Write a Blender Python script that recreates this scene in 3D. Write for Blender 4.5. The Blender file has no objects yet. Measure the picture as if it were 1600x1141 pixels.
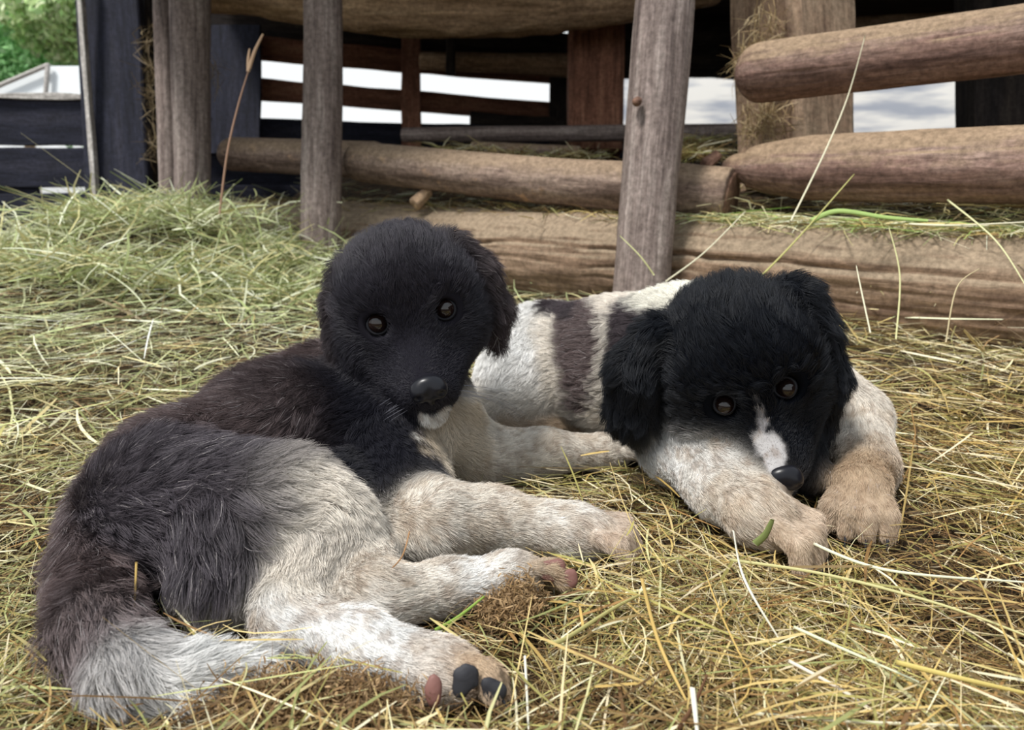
import bpy, math, random
import numpy as np
from mathutils import Vector, Matrix
from mathutils.kdtree import KDTree

random.seed(7)
RNG = np.random.default_rng(11)
SC = bpy.context.scene
COL = SC.collection
R = math.radians

# ------------------------------------------------------------------ camera
FPX, CX, CY = 1150.0, 800.0, 570.5
CAM = np.array([0.0, 0.0, 0.37])
PITCH = R(13.0)
c_ = bpy.data.cameras.new('camera')
cam = bpy.data.objects.new('camera', c_)
COL.objects.link(cam)
cam.location = CAM
cam.rotation_euler = (R(90) - PITCH, 0, 0)
c_.sensor_width = 36.0
c_.lens = FPX / 1600 * 36
c_.clip_start = 0.02
c_.dof.use_dof = True
c_.dof.focus_distance = 0.74
c_.dof.aperture_fstop = 7.0
SC.camera = cam

# ------------------------------------------------------------------ world, sun, exposure
w = bpy.data.worlds.new('sky')
SC.world = w
w.use_nodes = True
nt = w.node_tree
bg = nt.nodes['Background']
tc = nt.nodes.new('ShaderNodeTexCoord')
sep = nt.nodes.new('ShaderNodeSeparateXYZ')
ramp = nt.nodes.new('ShaderNodeValToRGB')
ramp.color_ramp.elements[0].position = 0.46
ramp.color_ramp.elements[0].color = (0.16, 0.15, 0.12, 1)
ramp.color_ramp.elements[1].position = 0.52
ramp.color_ramp.elements[1].color = (0.98, 1.0, 1.0, 1)
e = ramp.color_ramp.elements.new(1.0)
e.color = (0.80, 0.90, 1.0, 1)
mr = nt.nodes.new('ShaderNodeMath'); mr.operation = 'MULTIPLY_ADD'
mr.inputs[1].default_value = 0.5; mr.inputs[2].default_value = 0.5
nt.links.new(tc.outputs['Generated'], sep.inputs[0])
nt.links.new(sep.outputs['Z'], mr.inputs[0])
nt.links.new(mr.outputs[0], ramp.inputs[0])
nt.links.new(ramp.outputs[0], bg.inputs[0])
bg.inputs[1].default_value = 1.03

sl = bpy.data.lights.new('sun', 'SUN')
sl.energy = 4.3
sl.angle = R(11)
sl.color = (1.0, 0.97, 0.92)
sun = bpy.data.objects.new('sun', sl)
COL.objects.link(sun)
# direction the light travels: from upper left, slightly behind the camera
sun.rotation_euler = Vector((0.42, 0.34, -1.0)).to_track_quat('-Z', 'Y').to_euler()

SC.view_settings.view_transform = 'Standard'
SC.view_settings.look = 'None'
SC.view_settings.gamma = 1
SC.view_settings.exposure = 0.0
SC.view_settings.use_curve_mapping = False
SC.cycles.max_bounces = 6
SC.cycles.diffuse_bounces = 3
SC.cycles.transparent_max_bounces = 6

# ------------------------------------------------------------------ measuring helpers
cp, sp = math.cos(PITCH), math.sin(PITCH)
RIGHT = np.array([1.0, 0, 0]); UP = np.array([0, sp, cp]); FWD = np.array([0, cp, -sp])

def P(x, y, d):
    """point seen at photo pixel x, y and at depth d metres"""
    return CAM + FWD * d + RIGHT * ((x - CX) / FPX * d) + UP * ((CY - y) / FPX * d)

def G(x, y, z=0.0):
    """point seen at photo pixel x, y lying at height z"""
    r = FWD + RIGHT * ((x - CX) / FPX) + UP * ((CY - y) / FPX)
    t = (z - CAM[2]) / r[2]
    return CAM + r * t

def camvec(a, b, c):
    """vector from camera-facing components: right, up, towards the camera"""
    v = RIGHT * a + UP * b - FWD * c
    return v / np.linalg.norm(v)

def nrm(v):
    return v / (np.linalg.norm(v, axis=-1, keepdims=True) + 1e-12)

def sstep(a, b, x):
    t = np.clip((x - a) / (b - a), 0, 1); return t * t * (3 - 2 * t)
# value noise on points, numpy
_T = RNG.random((64, 64, 64)).astype(np.float32)
def vnoise(p, s=1.0, off=0.0):
    q = np.asarray(p, dtype=np.float64) * s + off + 100.0
    i = np.floor(q).astype(np.int64); f = q - i
    f = f * f * (3 - 2 * f)
    out = 0
    for dx in (0, 1):
        for dy in (0, 1):
            for dz in (0, 1):
                wgt = (f[..., 0] if dx else 1 - f[..., 0]) * (f[..., 1] if dy else 1 - f[..., 1]) * (f[..., 2] if dz else 1 - f[..., 2])
                out = out + wgt * _T[(i[..., 0] + dx) & 63, (i[..., 1] + dy) & 63, (i[..., 2] + dz) & 63]
    return out * 2 - 1

# ------------------------------------------------------------------ object helpers
def tag(o, label=None, cat=None, group=None, kind=None):
    if label: o['label'] = label
    if cat: o['category'] = cat
    if group: o['group'] = group
    if kind: o['kind'] = kind
    return o

def empty(name, loc):
    o = bpy.data.objects.new(name, None)
    o.location = loc; o.empty_display_size = 0.05
    COL.objects.link(o)
    return o

def mesh_obj(name, verts, faces, mat=None, parent=None, smooth=True, matrix=None):
    me = bpy.data.meshes.new(name)
    verts = np.asarray(verts, dtype=np.float32)
    if isinstance(faces, np.ndarray) and faces.ndim == 2:
        n, k = faces.shape
        me.vertices.add(len(verts)); me.vertices.foreach_set('co', verts.ravel())
        me.loops.add(n * k); me.loops.foreach_set('vertex_index', faces.ravel().astype(np.int32))
        me.polygons.add(n)
        me.polygons.foreach_set('loop_start', np.arange(0, n * k, k, dtype=np.int32))
        me.update(calc_edges=True)
    else:
        me.from_pydata([tuple(v) for v in verts], [], [tuple(f) for f in faces])
        me.update()
    me.validate()
    if smooth:
        me.polygons.foreach_set('use_smooth', np.ones(len(me.polygons), dtype=bool))
    if mat: me.materials.append(mat)
    o = bpy.data.objects.new(name, me)
    COL.objects.link(o)
    if matrix is not None: o.matrix_world = matrix
    if parent is not None:
        o.parent = parent
        if matrix is None: o.matrix_parent_inverse = Matrix.Translation(-Vector(parent.location))
        else: o.matrix_parent_inverse = parent.matrix_basis.inverted()
    return o

def set_col(me, cols, name='tint'):
    a = me.color_attributes.new(name, 'FLOAT_COLOR', 'POINT')
    c = np.ones((len(cols), 4), dtype=np.float32); c[:, :3] = cols
    a.data.foreach_set('color', c.ravel())

# ------------------------------------------------------------------ materials
def new_mat(name):
    m = bpy.data.materials.new(name); m.use_nodes = True
    return m, m.node_tree, m.node_tree.nodes['Principled BSDF']

def plain(name, col, rough=0.6, spec=0.3, coat=0.0):
    m, t, b = new_mat(name)
    b.inputs['Base Color'].default_value = (*col, 1)
    b.inputs['Roughness'].default_value = rough
    b.inputs['Specular IOR Level'].default_value = spec
    b.inputs['Coat Weight'].default_value = coat
    return m

def tinted(name, rough=0.7, spec=0.2, bump=0.0, scale=60, sheen=0.0, transl=0.0):
    m, t, b = new_mat(name)
    a = t.nodes.new('ShaderNodeAttribute'); a.attribute_name = 'tint'
    t.links.new(a.outputs['Color'], b.inputs['Base Color'])
    b.inputs['Roughness'].default_value = rough
    b.inputs['Specular IOR Level'].default_value = spec
    b.inputs['Sheen Weight'].default_value = sheen
    if bump:
        n = t.nodes.new('ShaderNodeTexNoise'); n.inputs['Scale'].default_value = scale; n.inputs['Detail'].default_value = 6
        bp = t.nodes.new('ShaderNodeBump'); bp.inputs['Strength'].default_value = bump; bp.inputs['Distance'].default_value = 0.004
        t.links.new(n.outputs['Fac'], bp.inputs['Height']); t.links.new(bp.outputs[0], b.inputs['Normal'])
    if transl:
        tr = t.nodes.new('ShaderNodeBsdfTranslucent'); mx = t.nodes.new('ShaderNodeMixShader')
        mx.inputs[0].default_value = transl
        t.links.new(a.outputs['Color'], tr.inputs[0])
        out = t.nodes['Material Output']
        t.links.new(b.outputs[0], mx.inputs[1]); t.links.new(tr.outputs[0], mx.inputs[2]); t.links.new(mx.outputs[0], out.inputs[0])
    return m

def wood(name, dark, mid, light, stretch=(1.2, 14, 14), rough=0.8, bump=0.6, dust=None, patch=None):
    """wood grain running along the object's own X axis; dust settles on upward faces, patch is bared wood"""
    m, t, b = new_mat(name)
    L = t.links.new
    tcn = t.nodes.new('ShaderNodeTexCoord')
    mp = t.nodes.new('ShaderNodeMapping'); mp.inputs['Scale'].default_value = stretch
    L(tcn.outputs['Object'], mp.inputs[0])
    n1 = t.nodes.new('ShaderNodeTexNoise'); n1.inputs['Scale'].default_value = 2.2; n1.inputs['Detail'].default_value = 9; n1.inputs['Roughness'].default_value = 0.62
    n1.inputs['Distortion'].default_value = 0.4
    L(mp.outputs[0], n1.inputs[0])
    rp = t.nodes.new('ShaderNodeValToRGB')
    rp.color_ramp.elements[0].position = 0.30; rp.color_ramp.elements[0].color = (*dark, 1)
    rp.color_ramp.elements[1].position = 0.72; rp.color_ramp.elements[1].color = (*light, 1)
    ee = rp.color_ramp.elements.new(0.5); ee.color = (*mid, 1)
    L(n1.outputs[0], rp.inputs[0])
    col = rp.outputs[0]
    n2 = t.nodes.new('ShaderNodeTexNoise'); n2.inputs['Scale'].default_value = 9; n2.inputs['Detail'].default_value = 10; n2.inputs['Roughness'].default_value = 0.75
    L(tcn.outputs['Object'], n2.inputs[0])
    mp3 = t.nodes.new('ShaderNodeMapping'); mp3.inputs['Scale'].default_value = (stretch[0] * 3.2, stretch[1] * 3.2, stretch[2] * 3.2)
    L(tcn.outputs['Object'], mp3.inputs[0])
    n3 = t.nodes.new('ShaderNodeTexNoise'); n3.inputs['Scale'].default_value = 3.0; n3.inputs['Detail'].default_value = 10; n3.inputs['Roughness'].default_value = 0.7; n3.inputs['Distortion'].default_value = 0.8
    L(mp3.outputs[0], n3.inputs[0])
    r4 = t.nodes.new('ShaderNodeValToRGB'); r4.color_ramp.elements[0].position = 0.36; r4.color_ramp.elements[0].color = (0.60, 0.58, 0.57, 1)
    r4.color_ramp.elements[1].position = 0.62; r4.color_ramp.elements[1].color = (1.25, 1.25, 1.25, 1)
    L(n3.outputs[0], r4.inputs[0])
    mm = t.nodes.new('ShaderNodeMixRGB'); mm.blend_type = 'MULTIPLY'; mm.inputs[0].default_value = 1.0
    L(col, mm.inputs[1]); L(r4.outputs[0], mm.inputs[2]); col = mm.outputs[0]
    if patch:
        r2 = t.nodes.new('ShaderNodeValToRGB')
        r2.color_ramp.elements[0].position = 0.60; r2.color_ramp.elements[0].color = (0, 0, 0, 1)
        r2.color_ramp.elements[1].position = 0.66; r2.color_ramp.elements[1].color = (1, 1, 1, 1)
        mx = t.nodes.new('ShaderNodeMixRGB'); mx.inputs[2].default_value = (*patch, 1)
        L(n2.outputs[0], r2.inputs[0]); L(r2.outputs[0], mx.inputs[0]); L(col, mx.inputs[1]); col = mx.outputs[0]
    if dust:
        g = t.nodes.new('ShaderNodeNewGeometry'); sx = t.nodes.new('ShaderNodeSeparateXYZ'); L(g.outputs['Normal'], sx.inputs[0])
        ad = t.nodes.new('ShaderNodeMath'); ad.operation = 'MULTIPLY_ADD'; ad.inputs[1].default_value = 0.9
        L(n2.outputs[0], ad.inputs[2]); L(sx.outputs['Z'], ad.inputs[0])
        r3 = t.nodes.new('ShaderNodeValToRGB'); r3.color_ramp.elements[0].position = 0.62; r3.color_ramp.elements[1].position = 1.0
        r3.color_ramp.elements[0].color = (0, 0, 0, 1); r3.color_ramp.elements[1].color = (0.85, 0.85, 0.85, 1)
        L(ad.outputs[0], r3.inputs[0])
        mx = t.nodes.new('ShaderNodeMixRGB'); mx.inputs[2].default_value = (*dust, 1)
        L(r3.outputs[0], mx.inputs[0]); L(col, mx.inputs[1]); col = mx.outputs[0]
    n5 = t.nodes.new('ShaderNodeTexNoise'); n5.inputs['Scale'].default_value = 70; n5.inputs['Detail'].default_value = 8; n5.inputs['Roughness'].default_value = 0.8
    L(tcn.outputs['Object'], n5.inputs[0])
    r5 = t.nodes.new('ShaderNodeValToRGB'); r5.color_ramp.elements[0].position = 0.38; r5.color_ramp.elements[0].color = (0.62, 0.60, 0.58, 1)
    r5.color_ramp.elements[1].position = 0.62; r5.color_ramp.elements[1].color = (1.25, 1.24, 1.22, 1)
    L(n5.outputs[0], r5.inputs[0])
    m5 = t.nodes.new('ShaderNodeMixRGB'); m5.blend_type = 'MULTIPLY'; m5.inputs[0].default_value = 1.0
    L(col, m5.inputs[1]); L(r5.outputs[0], m5.inputs[2]); col = m5.outputs[0]
    L(col, b.inputs['Base Color'])
    b.inputs['Roughness'].default_value = rough
    b.inputs['Specular IOR Level'].default_value = 0.25
    bp = t.nodes.new('ShaderNodeBump'); bp.inputs['Strength'].default_value = bump; bp.inputs['Distance'].default_value = 0.006
    mxh = t.nodes.new('ShaderNodeMath'); mxh.operation = 'ADD'
    L(n3.outputs[0], mxh.inputs[0]); L(n2.outputs[0], mxh.inputs[1]); L(mxh.outputs[0], bp.inputs['Height'])
    L(bp.outputs[0], b.inputs['Normal'])
    return m

M_POST = wood('grey_post_wood', (0.10, 0.075, 0.07), (0.23, 0.185, 0.17), (0.40, 0.345, 0.32), (1.0, 16, 16))
M_LOG = wood('bark_log_wood', (0.10, 0.065, 0.05), (0.235, 0.17, 0.14), (0.40, 0.31, 0.25), (1.6, 9, 9), dust=(0.30, 0.22, 0.15), patch=(0.42, 0.27, 0.17))
M_BIG = wood('dusty_log_wood', (0.13, 0.08, 0.055), (0.25, 0.17, 0.115), (0.36, 0.26, 0.185), (1.0, 10, 10), dust=(0.30, 0.235, 0.165))
M_RED = wood('brown_log_wood', (0.10, 0.055, 0.045), (0.23, 0.145, 0.12), (0.34, 0.25, 0.21), (1.3, 8, 8), dust=(0.31, 0.225, 0.145))
M_CUT = wood('cut_log_end', (0.12, 0.065, 0.045), (0.19, 0.11, 0.08), (0.25, 0.16, 0.11), (6, 6, 6))
M_DARK = wood('haze_tinted_dark_boards', (0.009, 0.010, 0.018), (0.018, 0.020, 0.036), (0.035, 0.036, 0.055), (1, 10, 10))  # blue tint puts the bluish haze of the left side into the wood
M_RUST = wood('rusty_brown_boards', (0.11, 0.050, 0.032), (0.27, 0.125, 0.08), (0.42, 0.22, 0.14), (1, 10, 10))
M_TAN = wood('tan_hewn_wood', (0.26, 0.17, 0.10), (0.46, 0.32, 0.21), (0.62, 0.47, 0.32), (1, 8, 8))
M_EDGE = wood('pale_lath_wood', (0.30, 0.28, 0.27), (0.5, 0.48, 0.46), (0.7, 0.68, 0.65), (1, 12, 12))
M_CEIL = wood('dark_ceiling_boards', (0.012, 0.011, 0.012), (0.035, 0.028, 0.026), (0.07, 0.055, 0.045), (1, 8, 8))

# ------------------------------------------------------------------ wood builders
def axis_matrix(a, b, roll_up=np.array([0, 0, 1.0])):
    x = nrm(b - a)
    y = np.cross(roll_up, x)
    if np.linalg.norm(y) < 1e-3: y = np.cross(np.array([0, 1.0, 0]), x)
    y = nrm(y); z = np.cross(x, y)
    m = Matrix.Identity(4)
    for i in range(3):
        m[i][0] = x[i]; m[i][1] = y[i]; m[i][2] = z[i]; m[i][3] = a[i]
    return m

def log(name, a, b, r1, r2, mat, seed=0, rough=0.05, bend=0.0, ends=(0.15, 0.15), knots=(), parent=None, tip=None, cracks=(), s=48):
    """round log from a to b, built along its own X axis; ends = how far each end is rounded; tip = (length, fraction) whittled start"""
    a = np.asarray(a, float); b = np.asarray(b, float)
    Ln = float(np.linalg.norm(b - a)); n = max(24, int(Ln / (0.02 if s < 60 else 0.012)))
    rm = (r1 + r2) / 2
    tt = np.linspace(0, 1, n + 1)
    # rounded caps: extra rings
    k = 6
    V = []
    for j in range(k):
        f = math.sin(j / k * math.pi / 2); V.append((-(1 - math.sqrt(max(0, 1 - (1 - j / k) ** 2))) * 0, 1 - (1 - f) * 1.0))
    xs = list(tt * Ln); rs = list(r1 + (r2 - r1) * tt)
    pre = []; post = []
    for j in range(1, k + 1):
        th = j / k * math.pi / 2
        pre.append((-math.sin(th) * ends[0] * r1, r1 * (math.cos(th) if ends[0] > 0.5 else (1 - 0.08 * (j / k)) if j < k else 0.0)))
        post.append((Ln + math.sin(th) * ends[1] * r2, r2 * (math.cos(th) if ends[1] > 0.5 else (1 - 0.08 * (j / k)) if j < k else 0.0)))
    prof = list(reversed(pre)) + list(zip(xs, rs)) + post
    prof = np.array(prof)
    prof[:, 1] = np.maximum(prof[:, 1], 1e-4)
    if tip:
        q = np.clip(prof[:, 0] / tip[0], 0, 1); prof[:, 1] *= tip[1] + (1 - tip[1]) * np.sqrt(q)
    ang = np.linspace(0, 2 * math.pi, s, endpoint=False)
    X = np.repeat(prof[:, 0][:, None], s, 1); Rr = np.repeat(prof[:, 1][:, None], s, 1)
    C = np.repeat(np.cos(ang)[None], len(prof), 0); S = np.repeat(np.sin(ang)[None], len(prof), 0)
    q = np.stack([X * 3.0, C * 1.3, S * 1.3], -1)
    q2 = np.stack([X * 14, C * 5, S * 5], -1)
    q3 = np.stack([X * 5, C * 16, S * 16], -1)
    d = 1 + rough * vnoise(q, 1, seed * 7.3) + rough * 0.45 * vnoise(q2, 1, seed * 3.1) + rough * 0.3 * vnoise(q3, 1, seed)
    for (kx, ka, kr, kh) in knots:
        dd = ((X - kx * Ln) / kr) ** 2 + ((np.arctan2(np.sin(ang - ka), np.cos(ang - ka))[None] * rm) / kr) ** 2
        d = d + kh * np.exp(-dd * 1.5) - kh * 0.8 * np.exp(-dd * 9)
    for (ca, f0, f1, dp, cw) in cracks:
        aa = ca + 0.10 * vnoise(np.stack([X * 4, X * 0, X * 0], -1), 1, seed + ca * 9) + 0.04 * vnoise(np.stack([X * 18, X * 0, X * 0], -1), 1, seed)
        dl = np.abs(np.arctan2(np.sin(ang[None] - aa), np.cos(ang[None] - aa)))
        win = sstep(f0, f0 + 0.05, X / Ln) * (1 - sstep(f1 - 0.05, f1, X / Ln)) * (0.65 + 0.5 * vnoise(np.stack([X * 9, X * 0, X * 0], -1), 1, seed + 4))
        d = d - dp * np.exp(-(dl / cw) ** 2) * win
    Rr = Rr * d
    bz = bend * np.sin(np.clip(X / Ln, 0, 1) * math.pi)
    wz = 0.12 * rm * vnoise(np.stack([X * 1.5, X * 0, X * 0], -1), 1, seed * 1.7)
    wy = 0.12 * rm * vnoise(np.stack([X * 1.5, X * 0 + 9, X * 0], -1), 1, seed * 2.7)
    verts = np.stack([X, C * Rr + wy, S * Rr + bz + wz], -1).reshape(-1, 3)
    m = len(prof); I = np.arange(m - 1)[:, None] * s; J = np.arange(s)[None]
    f = np.stack([I + J, I + (J + 1) % s, I + s + (J + 1) % s, I + s + J], -1).reshape(-1, 4)
    return mesh_obj(name, verts, f[:, ::-1].copy(), mat, parent, True, axis_matrix(a, b))

def board(name, a, b, h, th, mat, seed=0, parent=None, up=np.array([0, 0, 1.0]), wob=0.004):
    """rough-sawn board from a to b: h tall, th thick, with chipped wavy edges"""
    a = np.asarray(a, float); b = np.asarray(b, float)
    Ln = float(np.linalg.norm(b - a)); n = max(8, int(Ln / 0.04))
    bv = min(th, h) * 0.12
    sec = [(-th/2+bv, -h/2), (th/2-bv, -h/2), (th/2, -h/2+bv), (th/2, 0), (th/2, h/2-bv), (th/2-bv, h/2), (-th/2+bv, h/2), (-th/2, h/2-bv), (-th/2, 0), (-th/2, -h/2+bv)]
    s = len(sec); V = []
    for i in range(n + 1):
        x = Ln * i / n
        for (y, z) in sec:
            nz = vnoise(np.array([x * 6, seed * 3.3, math.copysign(1, z) * 5]), 1) * wob * (1 if abs(z) > bv else 0)
            ny = vnoise(np.array([x * 4, seed * 5.3, y * 30]), 1) * wob * 0.5
            V.append((x, y + ny, z + nz))
    F = [(i * s + j, (i + 1) * s + j, (i + 1) * s + (j + 1) % s, i * s + (j + 1) % s) for i in range(n) for j in range(s)]
    F = [tuple(reversed(f)) for f in F]
    F.append(tuple(range(s))[::1]); F.append(tuple(n * s + j for j in reversed(range(s))))
    return mesh_obj(name, V, F, mat, parent, False, axis_matrix(a, b, up))

# ------------------------------------------------------------------ terrain
LA, LB = P(345, 362, 3.05), P(1790, 478, 1.33)     # axis of the big log on the ground
_lx = nrm((LB - LA)[:2]); _ln = np.array([-_lx[1], _lx[0]])   # _ln points away from the camera
def terrain(x, y):
    x = np.asarray(x, float); y = np.asarray(y, float)
    z = 0.085 * sstep(0.95, 1.75, y) + 0.05 * sstep(2.0, 3.2, y)
    z = z + 0.022 * sstep(0.08, 0.3, x) * sstep(0.55, 0.8, y)
    z = z + 0.21 * np.exp(-(((x + 1.02) / 0.34) ** 2 + ((y - 2.22) / 0.30) ** 2))
    z = z + 0.07 * np.exp(-(((x + 1.4) / 0.5) ** 2 + ((y - 1.9) / 0.4) ** 2))
    z = z + 0.05 * np.exp(-(((x - 0.95) / 0.3) ** 2 + ((y - 1.05) / 0.3) ** 2))
    s = (x - LA[0]) * _ln[0] + (y - LA[1]) * _ln[1]
    u = (x - LA[0]) * _lx[0] + (y - LA[1]) * _lx[1]
    z = z + (0.19 * sstep(-0.06, 0.13, s) + 0.14 * sstep(0.15, 0.5, s)) * sstep(-0.05, 0.15, u)
    p = np.stack([x, y, x * 0], -1)
    z = z + 0.010 * vnoise(p, 6) + 0.006 * vnoise(p, 19, 5)
    return z

gx = np.concatenate([np.linspace(-6, -1.6, 30)[:-1], np.linspace(-1.6, 1.8, 230), np.linspace(1.8, 6, 30)[1:]])
gy = np.concatenate([np.linspace(-1.5, 0.3, 20)[:-1], np.linspace(0.3, 3.4, 220), np.linspace(3.4, 9, 40)[1:]])
XX, YY = np.meshgrid(gx, gy, indexing='ij')
ZZ = terrain(XX, YY)
ZZ = ZZ - 0.004 * (1 - vnoise(np.stack([XX, YY, XX * 0], -1), 60))
Vg = np.stack([XX, YY, ZZ], -1).reshape(-1, 3)
nx, ny = XX.shape
I, J = np.meshgrid(np.arange(nx - 1), np.arange(ny - 1), indexing='ij')
Fg = np.stack([I * ny + J, (I + 1) * ny + J, (I + 1) * ny + J + 1, I * ny + J + 1], -1).reshape(-1, 4)
mg, tg, bgd = new_mat('trodden_chaff_soil')
n1 = tg.nodes.new('ShaderNodeTexNoise'); n1.inputs['Scale'].default_value = 55; n1.inputs['Detail'].default_value = 12; n1.inputs['Roughness'].default_value = 0.75
rp = tg.nodes.new('ShaderNodeValToRGB')
rp.color_ramp.elements[0].position = 0.40; rp.color_ramp.elements[0].color = (0.018, 0.011, 0.005, 1)
rp.color_ramp.elements[1].position = 0.68; rp.color_ramp.elements[1].color = (0.13, 0.075, 0.034, 1)
bp = tg.nodes.new('ShaderNodeBump'); bp.inputs['Strength'].default_value = 1.0; bp.inputs['Distance'].default_value = 0.01
tcn = tg.nodes.new('ShaderNodeTexCoord')
tg.links.new(tcn.outputs['Object'], n1.inputs[0]); tg.links.new(n1.outputs[0], rp.inputs[0]); tg.links.new(rp.outputs[0], bgd.inputs['Base Color'])
tg.links.new(n1.outputs[0], bp.inputs['Height']); tg.links.new(bp.outputs[0], bgd.inputs['Normal']); bgd.inputs['Roughness'].default_value = 0.95
tag(mesh_obj('floor', Vg, Fg, mg), kind='structure')

# ------------------------------------------------------------------ stable: back wall, ceiling, posts, logs
def hb(name, x0, y0, d0, x1, y1, d1, hpx, th, mat, seed, **k):
    h = hpx * d0 / FPX
    return board(name, P(x0, y0, d0), P(x1, y1, d1), h, th, mat, seed, **k)

# back wall boards of the stable, with the daylight slots between them
wb = empty('wall_back', P(600, 150, 3.9)); tag(wb, kind='structure')
hb('wall_board', 240, 62, 3.45, 950, 122, 4.3, 38, 0.03, M_RUST, 1, parent=wb)
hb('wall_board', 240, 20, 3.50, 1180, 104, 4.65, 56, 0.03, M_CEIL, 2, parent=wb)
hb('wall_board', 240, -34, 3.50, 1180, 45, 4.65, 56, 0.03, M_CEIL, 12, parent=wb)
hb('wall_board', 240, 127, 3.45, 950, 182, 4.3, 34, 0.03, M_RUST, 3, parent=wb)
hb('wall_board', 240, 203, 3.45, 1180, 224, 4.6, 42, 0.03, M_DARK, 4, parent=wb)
hb('wall_board', 735, 186, 3.98, 880, 196, 4.15, 22, 0.03, M_CEIL, 5, parent=wb)
hb('wall_board', 940, 98, 4.32, 1190, 96, 4.6, 48, 0.03, M_CEIL, 16, parent=wb)
hb('wall_board', 940, 60, 4.30, 1190, 60, 4.58, 52, 0.03, M_CEIL, 17, parent=wb)
board('wall_board', P(642, 60, 3.84), P(643, 230, 3.80), 0.10, 0.02, M_RUST, 6, parent=wb, up=np.array([1, 0, 0.0]))
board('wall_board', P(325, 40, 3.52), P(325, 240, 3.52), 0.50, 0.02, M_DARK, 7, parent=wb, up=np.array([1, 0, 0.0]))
board('wall_board', P(875, 60, 4.2), P(875, 240, 4.1), 0.12, 0.02, M_CEIL, 8, parent=wb, up=np.array([1, 0, 0.0]))
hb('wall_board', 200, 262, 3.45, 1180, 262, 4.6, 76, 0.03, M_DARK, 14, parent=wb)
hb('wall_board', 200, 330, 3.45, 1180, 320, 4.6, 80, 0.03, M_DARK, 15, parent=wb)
cs = board('light_block_ceiling', (-1.45, 3.45, 1.42), (4.0, 3.45, 1.42), 3.1, 0.05, M_CEIL, 9, up=np.array([0, 1.0, 0])); tag(cs, kind='structure')  # ceiling added over the back to keep the interior dark
o = board('light_block_wall', (2.6, -1.6, 0.7), (2.6, 4.4, 0.7), 1.5, 0.05, M_CEIL, 10); tag(o, kind='structure')  # side wall added to block light coming from the right
b_ = board('wall_back_right', P(1160, 55, 4.5), P(1900, 30, 4.0), 0.42, 0.04, M_TAN, 91); tag(b_, kind='structure')

o = log('roof_beam', P(300, -48, 2.75), P(1120, -60, 2.7), 0.15, 0.15, M_TAN, 21, 0.10, bend=-0.085, ends=(0.1, 0.1))
tag(o, 'thick bowed tan log beam crossing the top above the daylight slots', 'beam')
o = log('cross_log', P(660, 95, 3.55), P(900, 103, 3.5), 0.045, 0.05, M_TAN, 23, 0.12)
tag(o, 'short tan crooked log under the roof beam, left of the dark square post', 'log')
o = board('joist_end', P(704, 60, 3.45), P(704, 116, 3.45), 0.04, 0.04, M_CEIL, 24, up=np.array([1, 0, 0.0]))
tag(o, 'small dark joist end hanging above the widest daylight slot', 'beam')

o = board('square_post', P(934, -60, 3.05), P(928, 240, 3.05), 0.225, 0.14, M_RUST, 31, up=np.array([1, 0, 0.0]))
tag(o, 'dark reddish square timber post behind the grey rail, in the middle', 'post')
o = board('square_post', P(1230, -60, 2.02), P(1245, 290, 2.02), 0.22, 0.26, M_BIG, 32, up=np.array([0.92, 0.4, 0.0]), wob=0.012)
tag(o, 'thick light brown squared post with hay caught on it behind the two right-hand logs', 'post')
o = board('square_post', P(1545, -60, 2.7), P(1548, 300, 2.7), 0.19, 0.15, M_CEIL, 33, up=np.array([1, 0, 0.0]))
tag(o, 'dark squared post showing between the right-hand logs near the frame edge', 'post')

# left: dark wide plank post with pale lath, plank fence
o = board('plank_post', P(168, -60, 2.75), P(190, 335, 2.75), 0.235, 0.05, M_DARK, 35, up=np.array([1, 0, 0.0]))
tag(o, 'wide dark plank post, tinted blue for haze, beside the opening on the left', 'post')
o = board('door_lath', P(122, -60, 2.66), P(152, 330, 2.72), 0.018, 0.03, M_EDGE, 36, up=np.array([1, 0, 0.0]), wob=0.002)
tag(o, 'thin pale lath edging the wide dark plank post', 'lath')
fn = empty('plank_fence', P(60, 400, 3.2)); tag(fn, 'dark horizontal plank fence, tinted blue for haze, with narrow gaps at far left', 'fence')
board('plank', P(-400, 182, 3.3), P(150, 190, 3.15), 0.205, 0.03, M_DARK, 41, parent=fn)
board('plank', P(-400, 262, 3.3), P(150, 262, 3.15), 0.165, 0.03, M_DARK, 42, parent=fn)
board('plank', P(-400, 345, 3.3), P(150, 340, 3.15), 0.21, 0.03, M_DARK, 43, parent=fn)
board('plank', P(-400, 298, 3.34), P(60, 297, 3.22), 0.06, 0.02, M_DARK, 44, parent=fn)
board('lit_fence_edge', P(-400, 150, 3.26), P(150, 152, 3.12), 0.02, 0.05, M_EDGE, 45, parent=fn, wob=0.006)  # pale strip standing in for daylight on the top plank's edge
o = log('corner_post', P(236, -40, 2.85), P(246, 330, 2.85), 0.035, 0.04, M_CEIL, 47, 0.12)
tag(o, 'slim dark corner post with straw wisps beside the wide dark plank', 'post')

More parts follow.
